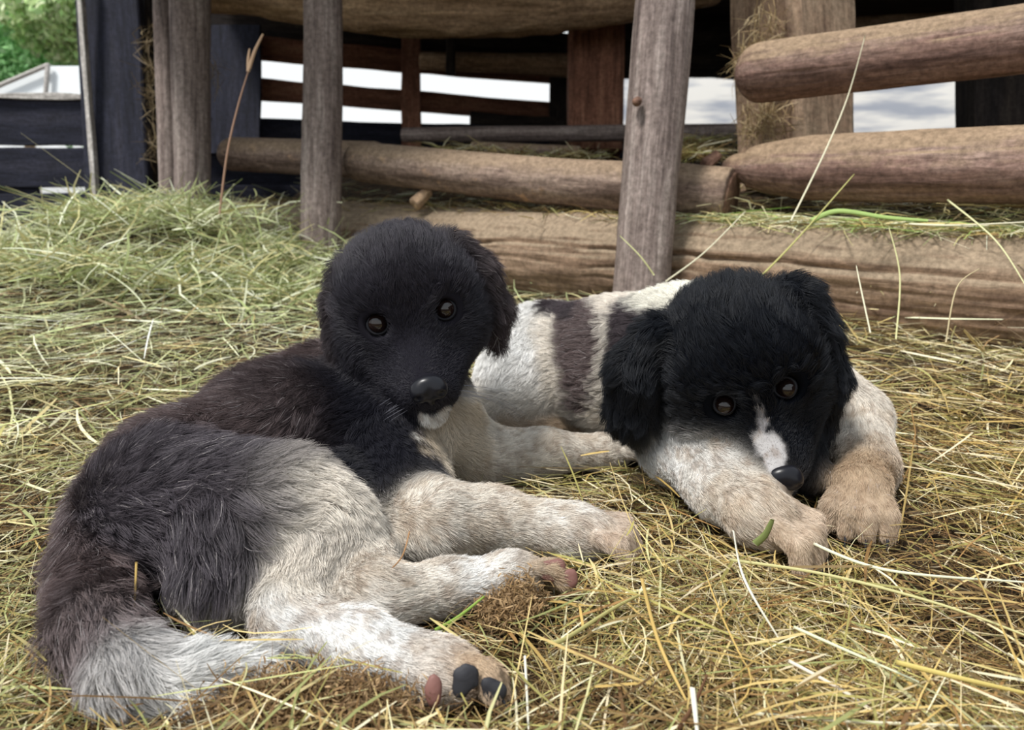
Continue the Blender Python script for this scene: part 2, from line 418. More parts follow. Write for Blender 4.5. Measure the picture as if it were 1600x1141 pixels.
def post(x0, y0, x1, y1, d, r0, r1, seed, label, knots=()):
    o = log('round_post', P(x1, y1, d), P(x0, y0, d), r1, r0, M_POST, seed, 0.055, knots=knots)
    tag(o, label, 'post', 'round grey posts'); return o
post(256, -60, 268, 330, 2.62, 0.040, 0.038, 51, 'thinnest round grey post, just left of its close neighbour')
post(296, -60, 303, 345, 2.50, 0.066, 0.055, 52, 'round grey post of the close pair, the thicker one on the right')
post(505, -60, 502, 440, 2.25, 0.058, 0.060, 53, 'round grey post rising behind the sitting-up puppy\'s head')
pd = post(1044, -60, 998, 470, 1.70, 0.067, 0.066, 54, 'thick pale round post with a dark knot, behind the back of the resting puppy')
kn = log('knot', P(995, 159, 1.645), P(994, 159, 1.625), 0.011, 0.007, M_CUT, 55, 0.1, ends=(0.6, 0.6), parent=pd)
kn['label'] = 'dark round knot'

o = log('base_log', LA, LB, 0.132, 0.122, M_BIG, 61, 0.07, s=200, cracks=((math.pi - 0.32, 0.35, 0.98, 0.10, 0.035), (math.pi - 0.05, 0.1, 0.75, 0.05, 0.03), (math.pi - 0.75, 0.55, 0.8, 0.05, 0.03), (math.pi + 0.25, 0.6, 0.9, 0.04, 0.03))); tag(o, 'huge dusty brown log lying on the ground behind both puppies', 'log')
o = log('middle_log', P(362, 240, 2.66), P(585, 250, 2.45), 0.058, 0.062, M_LOG, 62, 0.06, ends=(0.8, 0.3))
tag(o, 'short rail log running from the paired posts to the post at left centre', 'log')
def rail(a, b, r0, r1, seed): return log('middle_log', a, b, r0, r1, M_LOG, seed, 0.05, ends=(0.7, 0.05))
ra, rb = P(560, 256, 2.34), P(1140, 308, 1.80)
ml = rail(ra, rb, 0.062, 0.0655, 63)
tag(ml, 'long bark-patched rail log passing behind the knotted post to a sawn end', 'log')
dr = nrm(rb - ra)
ce = log('cut_end', rb - dr * 0.002, rb + dr * 0.006, 0.0655, 0.064, M_CUT, 64, 0.02, ends=(0.05, 0.05), parent=ml); ce['label'] = 'sawn reddish brown log end'
o = log('right_log', P(1165, 262, 1.80), P(1760, 253, 1.30), 0.073, 0.072, M_RED, 65, 0.045, ends=(0.9, 0.2), tip=(0.16, 0.5), s=120, cracks=((math.pi - 0.35, 0.1, 0.7, 0.04, 0.04),))
tag(o, 'lower of two right-hand logs, its blunt whittled tip beside the sawn rail end', 'log')
o = log('right_log', P(1190, 115, 1.72), P(1760, 40, 1.34), 0.066, 0.064, M_RED, 66, 0.045, ends=(0.9, 0.2), s=120, cracks=((math.pi - 0.2, 0.5, 0.72, 0.07, 0.05), (math.pi + 0.2, 0.02, 0.35, 0.05, 0.04)))
tag(o, 'upper of two right-hand logs, cracked bark near the frame edge', 'log')
o = log('grey_rail', P(630, 212, 2.95), P(1150, 208, 2.75), 0.028, 0.032, M_POST, 67, 0.04); tag(o, 'slim grey rail in front of the dark square post, behind the rail log', 'rail')
o = log('inner_log', P(740, 234, 2.75), P(905, 240, 2.65), 0.03, 0.026, M_LOG, 68, 0.06); tag(o, 'small brown log half buried in hay under the grey rail', 'log')
o = log('wood_chunk', P(648, 318, 2.22), P(668, 300, 2.24), 0.019, 0.017, M_TAN, 69, 0.15, ends=(0.2, 0.6)); tag(o, 'small pale wood chunk stuck between the big ground log and the rail log', 'wood')
o = log('bark_chunk', P(1103, 258, 1.80), P(1120, 244, 1.82), 0.016, 0.013, M_CUT, 70, 0.3, ends=(0.3, 0.3)); tag(o, 'reddish bark chunk on the rail log beside its sawn end', 'bark')

# outside: pale wall on the right, garden on the left
pw = board('garden_wall', P(900, 175, 6.6), P(2300, 165, 5.6), 1.1, 0.2, None, 71); pw.data.materials.clear()
mw, tw, bw = new_mat('limewashed_stone')
nn = tw.nodes.new('ShaderNodeTexNoise'); nn.inputs['Scale'].default_value = 9; nn.inputs['Detail'].default_value = 8
r_ = tw.nodes.new('ShaderNodeValToRGB'); r_.color_ramp.elements[0].position = 0.38; r_.color_ramp.elements[0].color = (0.42, 0.45, 0.52, 1)
r_.color_ramp.elements[1].position = 0.55; r_.color_ramp.elements[1].color = (0.92, 0.90, 0.86, 1)
tw.links.new(nn.outputs[0], r_.inputs[0]); tw.links.new(r_.outputs[0], bw.inputs['Base Color']); pw.data.materials.append(mw)
tag(pw, 'sunlit whitish mottled stone wall outside, seen between the right-hand logs', 'wall', kind='thing')

def leaf_cloud(name, centre, rad, n, size, cols, seed, mat, parent=None):
    rg = np.random.default_rng(seed)
    d = nrm(rg.normal(size=(n, 3))); rr = rg.random(n) ** 0.45
    p = d * rr[:, None] * np.array(rad)
    p *= (1 + 0.25 * vnoise(d, 3, seed))[:, None]
    p += np.array(centre)
    a = nrm(rg.normal(size=(n, 3))); b2 = nrm(np.cross(a, nrm(rg.normal(size=(n, 3)))))
    s = size * (0.6 + 0.8 * rg.random(n))[:, None]
    V = np.stack([p - a * s, p + b2 * s * 0.5, p + a * s, p - b2 * s * 0.5], 1).reshape(-1, 3)
    F = np.arange(n * 4).reshape(n, 4)
    o = mesh_obj(name, V, F, mat, parent, False)
    c = np.array(cols)[rg.integers(0, len(cols), n)] * (0.6 + 0.8 * rg.random(n))[:, None]
    set_col(o.data, np.repeat(c, 4, 0)); return o
M_LEAF = tinted('garden_leaves', 0.6, 0.2, transl=0.45)
for (px, py, d, rad, lab, seed, cols) in (
        (20, 90, 8.0, (1.2, 0.8, 0.85), 'bushy bright green shrub seen through the opening at far left', 5, [(0.42, 0.72, 0.36), (0.55, 0.82, 0.46), (0.26, 0.52, 0.22)]),
        (110, 5, 7.4, (0.75, 0.6, 0.55), 'paler yellow-green foliage above the bright shrub at far left', 6, [(0.62, 0.78, 0.40), (0.48, 0.70, 0.32), (0.75, 0.82, 0.55)])):
    c0 = P(px, py, d)
    r0 = empty('garden_shrub', (c0[0], c0[1], 0.1)); tag(r0, lab, 'shrub', 'garden shrubs')
    leaf_cloud('foliage', c0, rad, 9000, 0.045, cols, seed, M_LEAF, r0)
    log('trunk', (c0[0], c0[1], 0.0), (c0[0] + 0.1, c0[1], c0[2]), 0.07, 0.04, M_TAN, seed, 0.1, parent=r0)
cv = empty('plastic_cover', P(60, 150, 5.4)); tag(cv, 'low white plastic garden cover above the plank fence', 'cover')
M_WHITE = plain('white_plastic', (0.8, 0.84, 0.86), 0.35, 0.5)
pts = [P(-90, 175, 5.4), P(-10, 140, 5.4), P(75, 103, 5.4), P(125, 103, 5.4), P(190, 165, 5.4)]
V = []; 
for q in pts: V += [q, q + np.array([0.05, 0.7, 0.0])]
mesh_obj('sheet', V, [(2 * i, 2 * i + 2, 2 * i + 3, 2 * i + 1) for i in range(4)] + [(0, 2, 4, 6, 8), (9, 7, 5, 3, 1)], M_WHITE, cv, False)
for q0, q1 in ((P(75, 100, 5.36), P(70, 170, 5.36)), (P(-20, 142, 5.36), P(75, 102, 5.36))):
    log('cover_pole', q0, q1, 0.016, 0.016, M_EDGE, 3, 0.02, parent=cv)

# ------------------------------------------------------------------ distance-field modelling of the animals
class Shape:
    def __init__(s): s.prims = []; s.cuts = []; s.paint = []
    def cone(s, a, b, ra, rb, col, fur, k=0.02, flow=None, nf=False):
        s.prims.append(dict(t='c', a=np.asarray(a, float), b=np.asarray(b, float), ra=ra, rb=rb, k=k, col=col, fur=fur,
                            flow=nrm(np.asarray(b, float) - a + 1e-9) if flow is None else nrm(np.asarray(flow, float))))
    def ell(s, c, M, rad, col, fur, k=0.02, flow=(0, 0, -1)):
        s.prims.append(dict(t='e', a=np.asarray(c, float), M=M, rad=np.asarray(rad, float), k=k, col=col, fur=fur, flow=nrm(np.asarray(flow, float))))
def pdist(p, q):
    if p['t'] == 'c':
        ab = p['b'] - p['a']; L2 = ab @ ab + 1e-12
        t = np.clip(((q - p['a']) @ ab) / L2, 0, 1)
        return np.linalg.norm(q - (p['a'] + t[..., None] * ab), axis=-1) - (p['ra'] + (p['rb'] - p['ra']) * t)
    l = (q - p['a']) @ p['M'].T
    k0 = np.linalg.norm(l / p['rad'], axis=-1); k1 = np.linalg.norm(l / p['rad'] ** 2, axis=-1) + 1e-9
    return k0 * (k0 - 1) / k1
def pbox(p):
    if p['t'] == 'c':
        r = max(p['ra'], p['rb']); return np.minimum(p['a'], p['b']) - r, np.maximum(p['a'], p['b']) + r
    r = p['rad'].max(); return p['a'] - r, p['a'] + r
def smin(a, b, k):
    h = np.clip(0.5 + 0.5 * (b - a) / k, 0, 1)
    return b + (a - b) * h - k * h * (1 - h)
def polygonise(sh, h, noise=0.0, nscale=30):
    lo = np.min([pbox(p)[0] for p in sh.prims], 0) - 0.03; hi = np.max([pbox(p)[1] for p in sh.prims], 0) + 0.03
    n = np.ceil((hi - lo) / h).astype(int) + 1
    ax = [lo[i] + np.arange(n[i]) * h for i in range(3)]
    F = np.full(n, 0.05)
    def region(p, pad):
        l, u = pbox(p); i0 = np.maximum(((l - pad - lo) / h).astype(int), 0); i1 = np.minimum(((u + pad - lo) / h).astype(int) + 2, n)
        sl_ = tuple(slice(i0[i], i1[i]) for i in range(3))
        q = np.stack(np.meshgrid(ax[0][sl_[0]], ax[1][sl_[1]], ax[2][sl_[2]], indexing='ij'), -1)
        return sl_, q
    for p in sh.prims:
        s_, q = region(p, p['k'] + 0.01); F[s_] = smin(F[s_], pdist(p, q), p['k'])
    for p in sh.cuts:
        s_, q = region(p, p['k'] + 0.005); F[s_] = -smin(-F[s_], pdist(p, q), p['k'])
    # surface nets
    ins = F < 0
    c = np.zeros(np.array(n) - 1, dtype=np.int8)
    for dx in (0, 1):
        for dy in (0, 1):
            for dz in (0, 1):
                c += ins[dx:n[0] - 1 + dx, dy:n[1] - 1 + dy, dz:n[2] - 1 + dz]
    act = (c > 0) & (c < 8)
    idx = np.full(act.shape, -1, dtype=np.int64); cells = np.argwhere(act); idx[act] = np.arange(len(cells))
    acc = np.zeros((len(cells), 3)); cnt = np.zeros(len(cells))
    cor = [(0, 0, 0), (1, 0, 0), (0, 1, 0), (1, 1, 0), (0, 0, 1), (1, 0, 1), (0, 1, 1), (1, 1, 1)]
    vals = [F[cells[:, 0] + a, cells[:, 1] + b, cells[:, 2] + c2] for a, b, c2 in cor]
    for i in range(8):
        for j in range(i + 1, 8):
            if sum(abs(cor[i][k] - cor[j][k]) for k in range(3)) != 1: continue
            va, vb = vals[i], vals[j]; m = (va < 0) != (vb < 0)
            t = np.where(m, va / (va - vb + 1e-20), 0)
            pt = np.array(cor[i])[None] + t[:, None] * (np.array(cor[j]) - np.array(cor[i]))[None]
            acc[m] += pt[m]; cnt[m] += 1
    V = lo + (cells + acc / cnt[:, None]) * h
    Q = []
    for axn in range(3):
        a1, a2 = (axn + 1) % 3, (axn + 2) % 3
        s0 = [slice(None)] * 3; s1 = [slice(None)] * 3; s0[axn] = slice(0, -1); s1[axn] = slice(1, None)
        A, B = ins[tuple(s0)], ins[tuple(s1)]
        e_ = np.argwhere(A != B); e_ = e_[(e_[:, a1] > 0) & (e_[:, a2] > 0) & (e_[:, a1] < n[a1] - 1) & (e_[:, a2] < n[a2] - 1)]
        d1 = np.zeros(3, int); d1[a1] = 1; d2 = np.zeros(3, int); d2[a2] = 1
        q = np.stack([idx[tuple((e_ - d1 - d2).T)], idx[tuple((e_ - d2).T)], idx[tuple(e_.T)], idx[tuple((e_ - d1).T)]], 1)
        fl = ~A[tuple(e_.T)]
        q[fl] = q[fl][:, ::-1]; Q.append(q)
    Q = np.concatenate(Q); Q = Q[(Q >= 0).all(1)]
    return V, Q
def gradn(sh, V, h=0.002):
    pass
def shade(sh, V):
    """tint, fur length and combing direction at each point from the nearest shapes and the coat patches"""
    W = np.zeros(len(V)); C = np.zeros((len(V), 3)); Lf = np.zeros(len(V)); D = np.zeros((len(V), 3))
    nz = 0.006 * vnoise(V, 70, 3) + 0.004 * vnoise(V, 180, 8)
    for p in sh.prims:
        w_ = np.exp(-np.clip(pdist(p, V), -0.02, 0.2) / 0.006) + 1e-9
        W += w_; C += w_[:, None] * np.array(p['col']); Lf += w_ * p['fur']; D += w_[:, None] * p['flow']
    C /= W[:, None]; Lf /= W; D = nrm(D)
    for (c, rad, M, col, soft) in sh.paint:
        l = (V - c) @ M.T
        d = (np.linalg.norm(l / rad, axis=1) - 1) * np.min(rad) + nz * 0.8
        m = 1 - sstep(-soft, soft, d)
        C = C * (1 - m[:, None]) + np.array(col) * m[:, None]
    lum = C.mean(1); dn = sstep(0.05, 0.55, vnoise(V, 55, 91) + 0.5 * vnoise(V, 140, 19)) * (lum > 0.35) * (Lf < 0.009) * 0.36
    C = C * (1 - dn[:, None]) + np.array((0.46, 0.35, 0.24)) * dn[:, None]
    m2 = sstep(0.0, 0.5, vnoise(V * np.array([1, 1, 1]), 170, 61) + 0.6 * vnoise(V, 330, 5)) * (lum > 0.30) * (Lf < 0.0085) * 0.42
    C = C * (1 - m2[:, None]) + np.array((0.24, 0.15, 0.09)) * m2[:, None] * (1 - sstep(0.5, 0.75, lum)[:, None] * 0.0) + 0.0
    return C, Lf, D
I3 = np.eye(3)

M_FUR = tinted('fur_strands', 0.5, 0.30)
M_SKIN = tinted('coat_undercoat', 0.9, 0.05)
M_EYE, te, be = new_mat('dark_brown_eye')
be.inputs['Base Color'].default_value = (0.012, 0.007, 0.006, 1); be.inputs['Roughness'].default_value = 0.04; be.inputs['Specular IOR Level'].default_value = 0.6
be.inputs['Coat Weight'].default_value = 0.12; be.inputs['Coat Roughness'].default_value = 0.02
M_IRIS = plain('brown_iris', (0.012, 0.006, 0.005), 0.06, 0.35, 0.1)
M_WHT = plain('eye_white', (0.22, 0.20, 0.22), 0.1, 0.5, 1.0)
M_RIM = plain('dark_eyelid_skin', (0.010, 0.010, 0.013), 0.5, 0.2)
M_NOSE = plain('wet_black_nose', (0.008, 0.008, 0.011), 0.30, 0.28)
M_PINK = plain('pink_paw_skin', (0.20, 0.095, 0.08), 0.55, 0.3)
M_PAD = plain('black_paw_skin', (0.025, 0.025, 0.03), 0.6, 0.3)
M_WHISK = plain('grey_whisker', (0.16, 0.16, 0.19), 0.4, 0.4)

def hair_curves(name, pts, cols, rad_root, rad_tip, mat, parent):
    """pts: n x k x 3"""
    n, k, _ = pts.shape
    hc = bpy.data.hair_curves.new(name)
    hc.add_curves([k] * n)
    hc.points.foreach_set('position', pts.astype(np.float32).ravel())
    rr = np.linspace(1, 0, k)[None] ** 0.7 * (np.asarray(rad_root).reshape(-1, 1) - rad_tip) + rad_tip
    rr = np.broadcast_to(rr, (n, k)).astype(np.float32)
    ra_ = hc.attributes.get('radius') or hc.attributes.new('radius', 'FLOAT', 'POINT')
    ra_.data.foreach_set('value', rr.ravel())
    ca = hc.attributes.new('tint', 'FLOAT_COLOR', 'POINT')
    c4 = np.ones((n * k, 4), np.float32); c4[:, :3] = cols.reshape(-1, 3)
    ca.data.foreach_set('color', c4.ravel())
    hc.materials.append(mat)
    o = bpy.data.objects.new(name, hc); COL.objects.link(o)
    if parent is not None:
        o.parent = parent; o.matrix_parent_inverse = Matrix.Translation(-Vector(parent.location))
    return o

def grow_fur(sh, V, Q, body, n, parent, bare, seed, stiff=0.45, width=0.00022, clump=0.35, gdiv=28):
    rg = np.random.default_rng(seed)
    T = np.concatenate([Q[:, [0, 1, 2]], Q[:, [0, 2, 3]]])
    a, b, c = V[T[:, 0]], V[T[:, 1]], V[T[:, 2]]
    cr = np.cross(b - a, c - a); ar = np.linalg.norm(cr, axis=1)
    C, Lf, D = shade(sh, V)
    NV = np.zeros_like(V)
    for i in range(3): np.add.at(NV, T[:, i], cr)
    NV = nrm(NV)
    body['n_out'] = 1; del body['n_out']
    Lt = Lf[T].mean(1)
    wgt = ar * np.clip((0.012 / np.maximum(Lt, 0.003)) ** 0.8, 0.6, 2.2)
    def sample(m):
        f = rg.choice(len(T), m, p=wgt / wgt.sum()); u = rg.random((m, 2)); s_ = np.sqrt(u[:, 0])
        w0, w1, w2 = 1 - s_, s_ * (1 - u[:, 1]), s_ * u[:, 1]
        mix = lambda A: A[T[f, 0]] * w0[:, None] + A[T[f, 1]] * w1[:, None] + A[T[f, 2]] * w2[:, None]
        p = mix(V); nn_ = nrm(mix(NV)); d_ = nrm(mix(D)); l_ = mix(Lf[:, None])[:, 0]
        ok = (l_ > 0.0008) & (p[:, 2] > terrain(p[:, 0], p[:, 1]) - 0.01)
        for (q, r) in bare: ok &= np.linalg.norm(p - q, axis=1) > r
        return p[ok], nn_[ok], d_[ok], l_[ok]
    def tips(p, nn_, d_, l_):
        v3 = np.stack([vnoise(p, 22, 1), vnoise(p, 22, 11), vnoise(p, 22, 21)], -1) * 0.55 + np.stack([vnoise(p, 60, 31), vnoise(p, 60, 41), vnoise(p, 60, 51)], -1) * 0.35
        t_ = d_ + v3; t_ = t_ - (t_ * nn_).sum(1)[:, None] * nn_; t_ = nrm(t_)
        return t_
    p, nn_, d_, l_ = sample(n); t_ = tips(p, nn_, d_, l_)
    gp, gn, gd, gl = sample(max(800, n // gdiv)); gt = tips(gp, gn, gd, gl)
    kd = KDTree(len(gp))
    for i, q in enumerate(gp): kd.insert(q, i)
    kd.balance()
    gi = np.array([kd.find(q)[1] for q in p])
    l_ = l_ * (0.65 + 0.6 * rg.random(len(p))); l_ *= np.where(rg.random(len(p)) < 0.03, 1.35, 1.0)
    jit = rg.normal(size=(len(p), 3)) * 0.16
    k = 5; out = np.zeros((len(p), k, 3))
    gtip = gp[gi] + gt[gi] * (gl[gi] * 0.85)[:, None] + gn[gi] * (gl[gi] * stiff)[:, None]
    cl = clump + 0.35 * rg.random(len(p))
    near = np.linalg.norm(gp[gi] - p, axis=1) < 0.02
    for j in range(k):
        s_ = j / (k - 1)
        q = p + nn_ * (l_ * (stiff * (s_ - 0.35 * s_ * s_) + 0.02) - 0.001)[:, None] + t_ * (l_ * (0.35 * s_ + 0.6 * s_ * s_))[:, None] + jit * (l_ * s_)[:, None]
        q[:, 2] -= l_ * s_ * s_ * 0.12
        mixw = (cl * s_ * s_ * near * (0.15 + 0.85 * sstep(0.007, 0.015, l_)))[:, None]
        tgt = gtip
        q = q * (1 - mixw) + (p * (1 - s_) + tgt * s_) * mixw
        out[:, j] = q
    Cp, _, _ = shade(sh, p + nn_ * 0.0)
    br = (0.72 + 0.5 * rg.random(len(p)))[:, None] * (1 + 0.22 * vnoise(p, 40, 77))[:, None]
    Cp = Cp * br
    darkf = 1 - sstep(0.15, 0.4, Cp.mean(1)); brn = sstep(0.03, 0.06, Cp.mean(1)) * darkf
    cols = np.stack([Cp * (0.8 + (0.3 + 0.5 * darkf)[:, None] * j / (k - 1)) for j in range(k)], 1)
    gh = rg.random(len(p)) < 0.035 * brn
    cols[gh] = np.array((0.42, 0.38, 0.38))
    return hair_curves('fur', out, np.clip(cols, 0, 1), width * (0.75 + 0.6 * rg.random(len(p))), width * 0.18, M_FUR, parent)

def frame_matrix(f, u):
    f = nrm(f); u = nrm(u - (u @ f) * f); x = np.cross(f, u)      # rows: x (image right side of the face mirrored), forward, up
    return np.stack([x, f, u])

def ball(name, c, r, mat, parent, M=I3, scale=(1, 1, 1), seg=32, matfn=None):
    V = []; F = []
    for i in range(seg + 1):
        th = math.pi * i / seg
        for j in range(seg):
            ph = 2 * math.pi * j / seg
            l = np.array([math.sin(th) * math.cos(ph), math.cos(th), math.sin(th) * math.sin(ph)]) * r * np.array(scale)
            V.append(np.asarray(c) + M.T @ l)
    for i in range(seg):
        for j in range(seg):
            F.append((i * seg + j, i * seg + (j + 1) % seg, (i + 1) * seg + (j + 1) % seg, (i + 1) * seg + j))
    return mesh_obj(name, V, F, mat, parent)

def make_eye(c, r, M, parent, look, white=0.0):
    """eyeball whose local Y faces along look; iris and a little white as faces of the ball"""
    look = nrm(look); MM = frame_matrix(look, M[2])
    o = ball('eye', c, r, M_EYE, parent, MM, seg=36)
    o.data.materials.append(M_IRIS); o.data.materials.append(M_WHT)
    seg = 36
    for i, pl in enumerate(o.data.polygons):
        ring = i // seg; th = 180 * ring / seg
        pl.material_index = 0 if th < 32 else (1 if th < 58 else 2 if white else 0)
    return o

def torus(name, c, M, R0, r0, mat, parent, sq=0.85):
    V = []; F = []; a, b = 40, 10
    for i in range(a):
        A = 2 * math.pi * i / a
        for j in range(b):
            B = 2 * math.pi * j / b
            l = np.array([(R0 + r0 * math.cos(B)) * math.cos(A), r0 * math.sin(B) , (R0 + r0 * math.cos(B)) * math.sin(A) * sq])
            V.append(np.asarray(c) + M.T @ l)
    for i in range(a):
        for j in range(b):
            F.append((i * b + j, ((i + 1) % a) * b + j, ((i + 1) % a) * b + (j + 1) % b, i * b + (j + 1) % b))
    return mesh_obj(name, V, F, mat, parent)

BLK = (0.010, 0.010, 0.015); BRN = (0.105, 0.077, 0.075); CHAR = (0.062, 0.053, 0.062); CRM = (0.74, 0.68, 0.60); WHI = (0.84, 0.83, 0.81)
TAN = (0.50, 0.37, 0.25); DIRT = (0.30, 0.20, 0.12)

def add_head(sh, O, M, s, facecol, crowncol, earcol, ear_l, ear_r, furk=1.0, dz=0.0):
    """O skull centre, M rows = side, forward, up"""
    W = lambda x, y, z: np.asarray(O) + s * (M.T @ np.array([x, y, z]))
    fwd = M[1]; up = M[2]; side = M[0]
    back = -fwd
    def c(a, b, ra, rb, col, fur, k=0.02, flow=None): sh.cone(W(*a), W(*b), ra * s, rb * s, col, fur, k * s, flow)
    sh.ell(W(0, -0.005, 0.008), M, np.array([0.072, 0.075, 0.062]) * s, crowncol, 0.021 * furk, 0.03 * s, flow=back * 0.5 + up * 0.35)
    sh.ell(W(0, 0.028, -0.004), M, np.array([0.062, 0.045, 0.052]) * s, facecol, 0.007 * furk, 0.03 * s, flow=back + up * 0.4)
    for sx in (-1, 1):
        c((sx * 0.038, 0.022, -0.038), (sx * 0.048, -0.02, -0.032), 0.036, 0.043, facecol, 0.013 * furk, 0.03, flow=back + side * sx * 0.6 - up * 0.5)
        c((sx * 0.027, 0.045, 0.026), (sx * 0.045, 0.036, 0.024), 0.014, 0.014, facecol, 0.005, 0.02, flow=back + up)
        c((sx * 0.012, 0.083, -0.062 - dz), (sx * 0.026, 0.050, -0.056), 0.021, 0.027, facecol, 0.004, 0.015, flow=back)   # upper lips
    c((0, 0.104, -0.050 - dz), (0, 0.048, -0.016), 0.0180, 0.028, facecol, 0.0035, 0.02, flow=back + up * 0.2)             # bridge
    c((0, 0.091, -0.084 - dz), (0, 0.035, -0.075 - dz), 0.014, 0.028, facecol, 0.006, 0.012, flow=back - up)                     # jaw
    for sx, pts in ((-1, ear_l), (1, ear_r)):
        for (p0, r0), (p1, r1) in zip(pts[:-1], pts[1:]):
            c(p0, p1, r0, r1, earcol, 0.016 * furk, 0.012)
    return W

CLAWS = []
def add_paw(sh, a, d, up, side, s, col, fur=0.006, n=4, toecol=None):
    """paw: pad body from wrist a along d with separate toes"""
    d = nrm(d); up = nrm(up - (up @ d) * d); sd = np.cross(d, up)
    sh.cone(a, a + d * 0.014 * s, 0.021 * s, 0.020 * s, col, fur, 0.015)
    for i in range(n):
        o_ = (i - (n - 1) / 2)
        st = a + d * 0.020 * s + sd * o_ * 0.0130 * s + up * 0.006 * s
        md = a + d * (0.044 - 0.004 * abs(o_)) * s + sd * o_ * 0.0160 * s + up * 0.005 * s
        en = a + d * (0.054 - 0.005 * abs(o_)) * s + sd * o_ * 0.0166 * s - up * 0.009 * s
        sh.cone(st, md, 0.0080 * s, 0.0086 * s, toecol or col, max(0.0048, fur * 0.5), 0.0015)
        sh.cone(md, en, 0.0086 * s, 0.0070 * s, toecol or col, max(0.0048, fur * 0.5), 0.0015)
        CLAWS.append((sh, en + d * 0.005 * s, nrm(d - up * 0.6), s))

def finish(sh, root, bodyh, nfur, bare, seed, **k):
    V, Q = polygonise(sh, bodyh)
    body = mesh_obj('body', V, Q, M_SKIN, root)
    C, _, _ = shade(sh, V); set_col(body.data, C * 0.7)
    fur = grow_fur(sh, V, Q, body, nfur, root, bare, seed, **k)
    return body, fur

def claws(sh, root):
    for (h_, p, d, s) in CLAWS:
        if h_ is not sh: continue
        V = []; F = []; x = nrm(np.cross(d, [0, 0, 1.0])); y = np.cross(x, d)
        for i in range(7):
            t = i / 6; c_0 = p + d * 0.010 * s * t - np.array([0, 0, 0.003]) * s * t * t; r_0 = 0.0020 * s * (1 - t) ** 0.7 + 0.0002
            for j in range(8): V.append(c_0 + (x * math.cos(j * math.pi / 4) * 0.7 + y * math.sin(j * math.pi / 4)) * r_0)
        for i in range(6):
            for j in range(8): F.append((i * 8 + j, i * 8 + (j + 1) % 8, (i + 1) * 8 + (j + 1) % 8, (i + 1) * 8 + j))
        mesh_obj('claw', V, F, M_PAD, root)

def nose_mesh(W, M, s, parent, c=(0, 0.1175, -0.047)):
    ns = Shape()
    Wc = lambda x, y, z: W(c[0] + x, c[1] + y, c[2] + z)
    ns.ell(Wc(0, -0.002, 0.002), M, np.array([0.0165, 0.010, 0.0115]) * s, BLK, 0, 0.004 * s)
    for sx in (-1, 1):
        ns.ell(Wc(sx * 0.0085, 0.0, -0.002), M, np.array([0.0095, 0.0095, 0.0095]) * s, BLK, 0, 0.004 * s)
    ns.cone(Wc(0, 0.001, -0.006), Wc(0, -0.003, -0.014), 0.005 * s, 0.004 * s, BLK, 0, 0.004 * s)
    for sx in (-1, 1):
        ns.cuts.append(dict(t='c', a=Wc(sx * 0.0085, 0.0125, -0.0025), b=Wc(sx * 0.013, 0.008, -0.0045), ra=0.0036 * s, rb=0.0026 * s, k=0.002))
    ns.cuts.append(dict(t='c', a=Wc(0, 0.0115, 0.002), b=Wc(0, 0.006, -0.014), ra=0.0011 * s, rb=0.0011 * s, k=0.001))
    V, Q = polygonise(ns, 0.0009)
    return mesh_obj('nose', V, Q, M_NOSE, parent)

def tuft_lines(name, segs, r, mat, parent):
    """whiskers: list of polylines -> thin tubes in one mesh"""
    V = []; F = []
    for pl in segs:
        pl = [np.asarray(p) for p in pl]
        a, b, c = pl; n = 8; ring = 5; base = len(V)
        for i in range(n + 1):
            t = i / n; p = a * (1 - t) ** 2 + 2 * b * t * (1 - t) + c * t * t
            tg_ = nrm((b - a) * (1 - t) + (c - b) * t); x = nrm(np.cross(tg_, [0.1, 0.2, 1.0])); y = np.cross(tg_, x)
            for j in range(ring):
                A = 2 * math.pi * j / ring; V.append(p + (x * math.cos(A) + y * math.sin(A)) * r * (1 - 0.8 * t))
        for i in range(n):
            for j in range(ring):
                F.append((base + i * ring + j, base + i * ring + (j + 1) % ring, base + (i + 1) * ring + (j + 1) % ring, base + (i + 1) * ring + j))
    return mesh_obj(name, V, F, mat, parent)

# ------------------------------------------------------------------ puppy one (sitting up, left)
pup1 = empty('puppy', (P(420, 700, 0.8)[0], P(420, 700, 0.8)[1], 0.0))
tag(pup1, 'dark brown-black and white puppy lying on its hip at left, head raised towards the viewer', 'puppy', 'puppies')
A = Shape()
A.cone(P(640, 590, 0.93), P(590, 665, 0.93), 0.062, 0.082, BLK, 0.018, 0.04)                    # neck to chest
A.cone(P(600, 665, 0.92), P(440, 700, 0.86), 0.082, 0.080, BLK, 0.020, 0.04)                    # ribcage
A.cone(P(440, 695, 0.86), P(290, 775, 0.78), 0.080, 0.078, BRN, 0.022, 0.04)                    # loin
A.cone(P(290, 775, 0.78), P(225, 840, 0.735), 0.078, 0.068, BRN, 0.022, 0.04)                   # rump
A.cone(P(500, 600, 0.96), P(400, 655, 0.90), 0.050, 0.055, BRN, 0.022, 0.04)                    # withers
A.cone(P(270, 800, 0.71), P(440, 802, 0.70), 0.075, 0.056, CHAR, 0.022, 0.03)                   # near thigh
A.cone(P(448, 805, 0.70), P(515, 828, 0.705), 0.051, 0.038, CRM, 0.014, 0.03)                   # knee
A.cone(P(512, 832, 0.70), G(455, 940, 0.035), 0.038, 0.026, CRM, 0.012, 0.03)                   # shin to hock
A.cone(P(360, 830, 0.67), P(350, 890, 0.65), 0.050, 0.040, CHAR, 0.024, 0.03, flow=camvec(0.3, -1, 0.2))
hk = G(450, 972, 0.028); toe = G(690, 1048, 0.026)
A.cone(hk, G(560, 1005, 0.027), 0.026, 0.022, WHI, 0.007, 0.02)
A.cone(G(560, 1005, 0.027), toe, 0.022, 0.022, WHI, 0.006, 0.02)
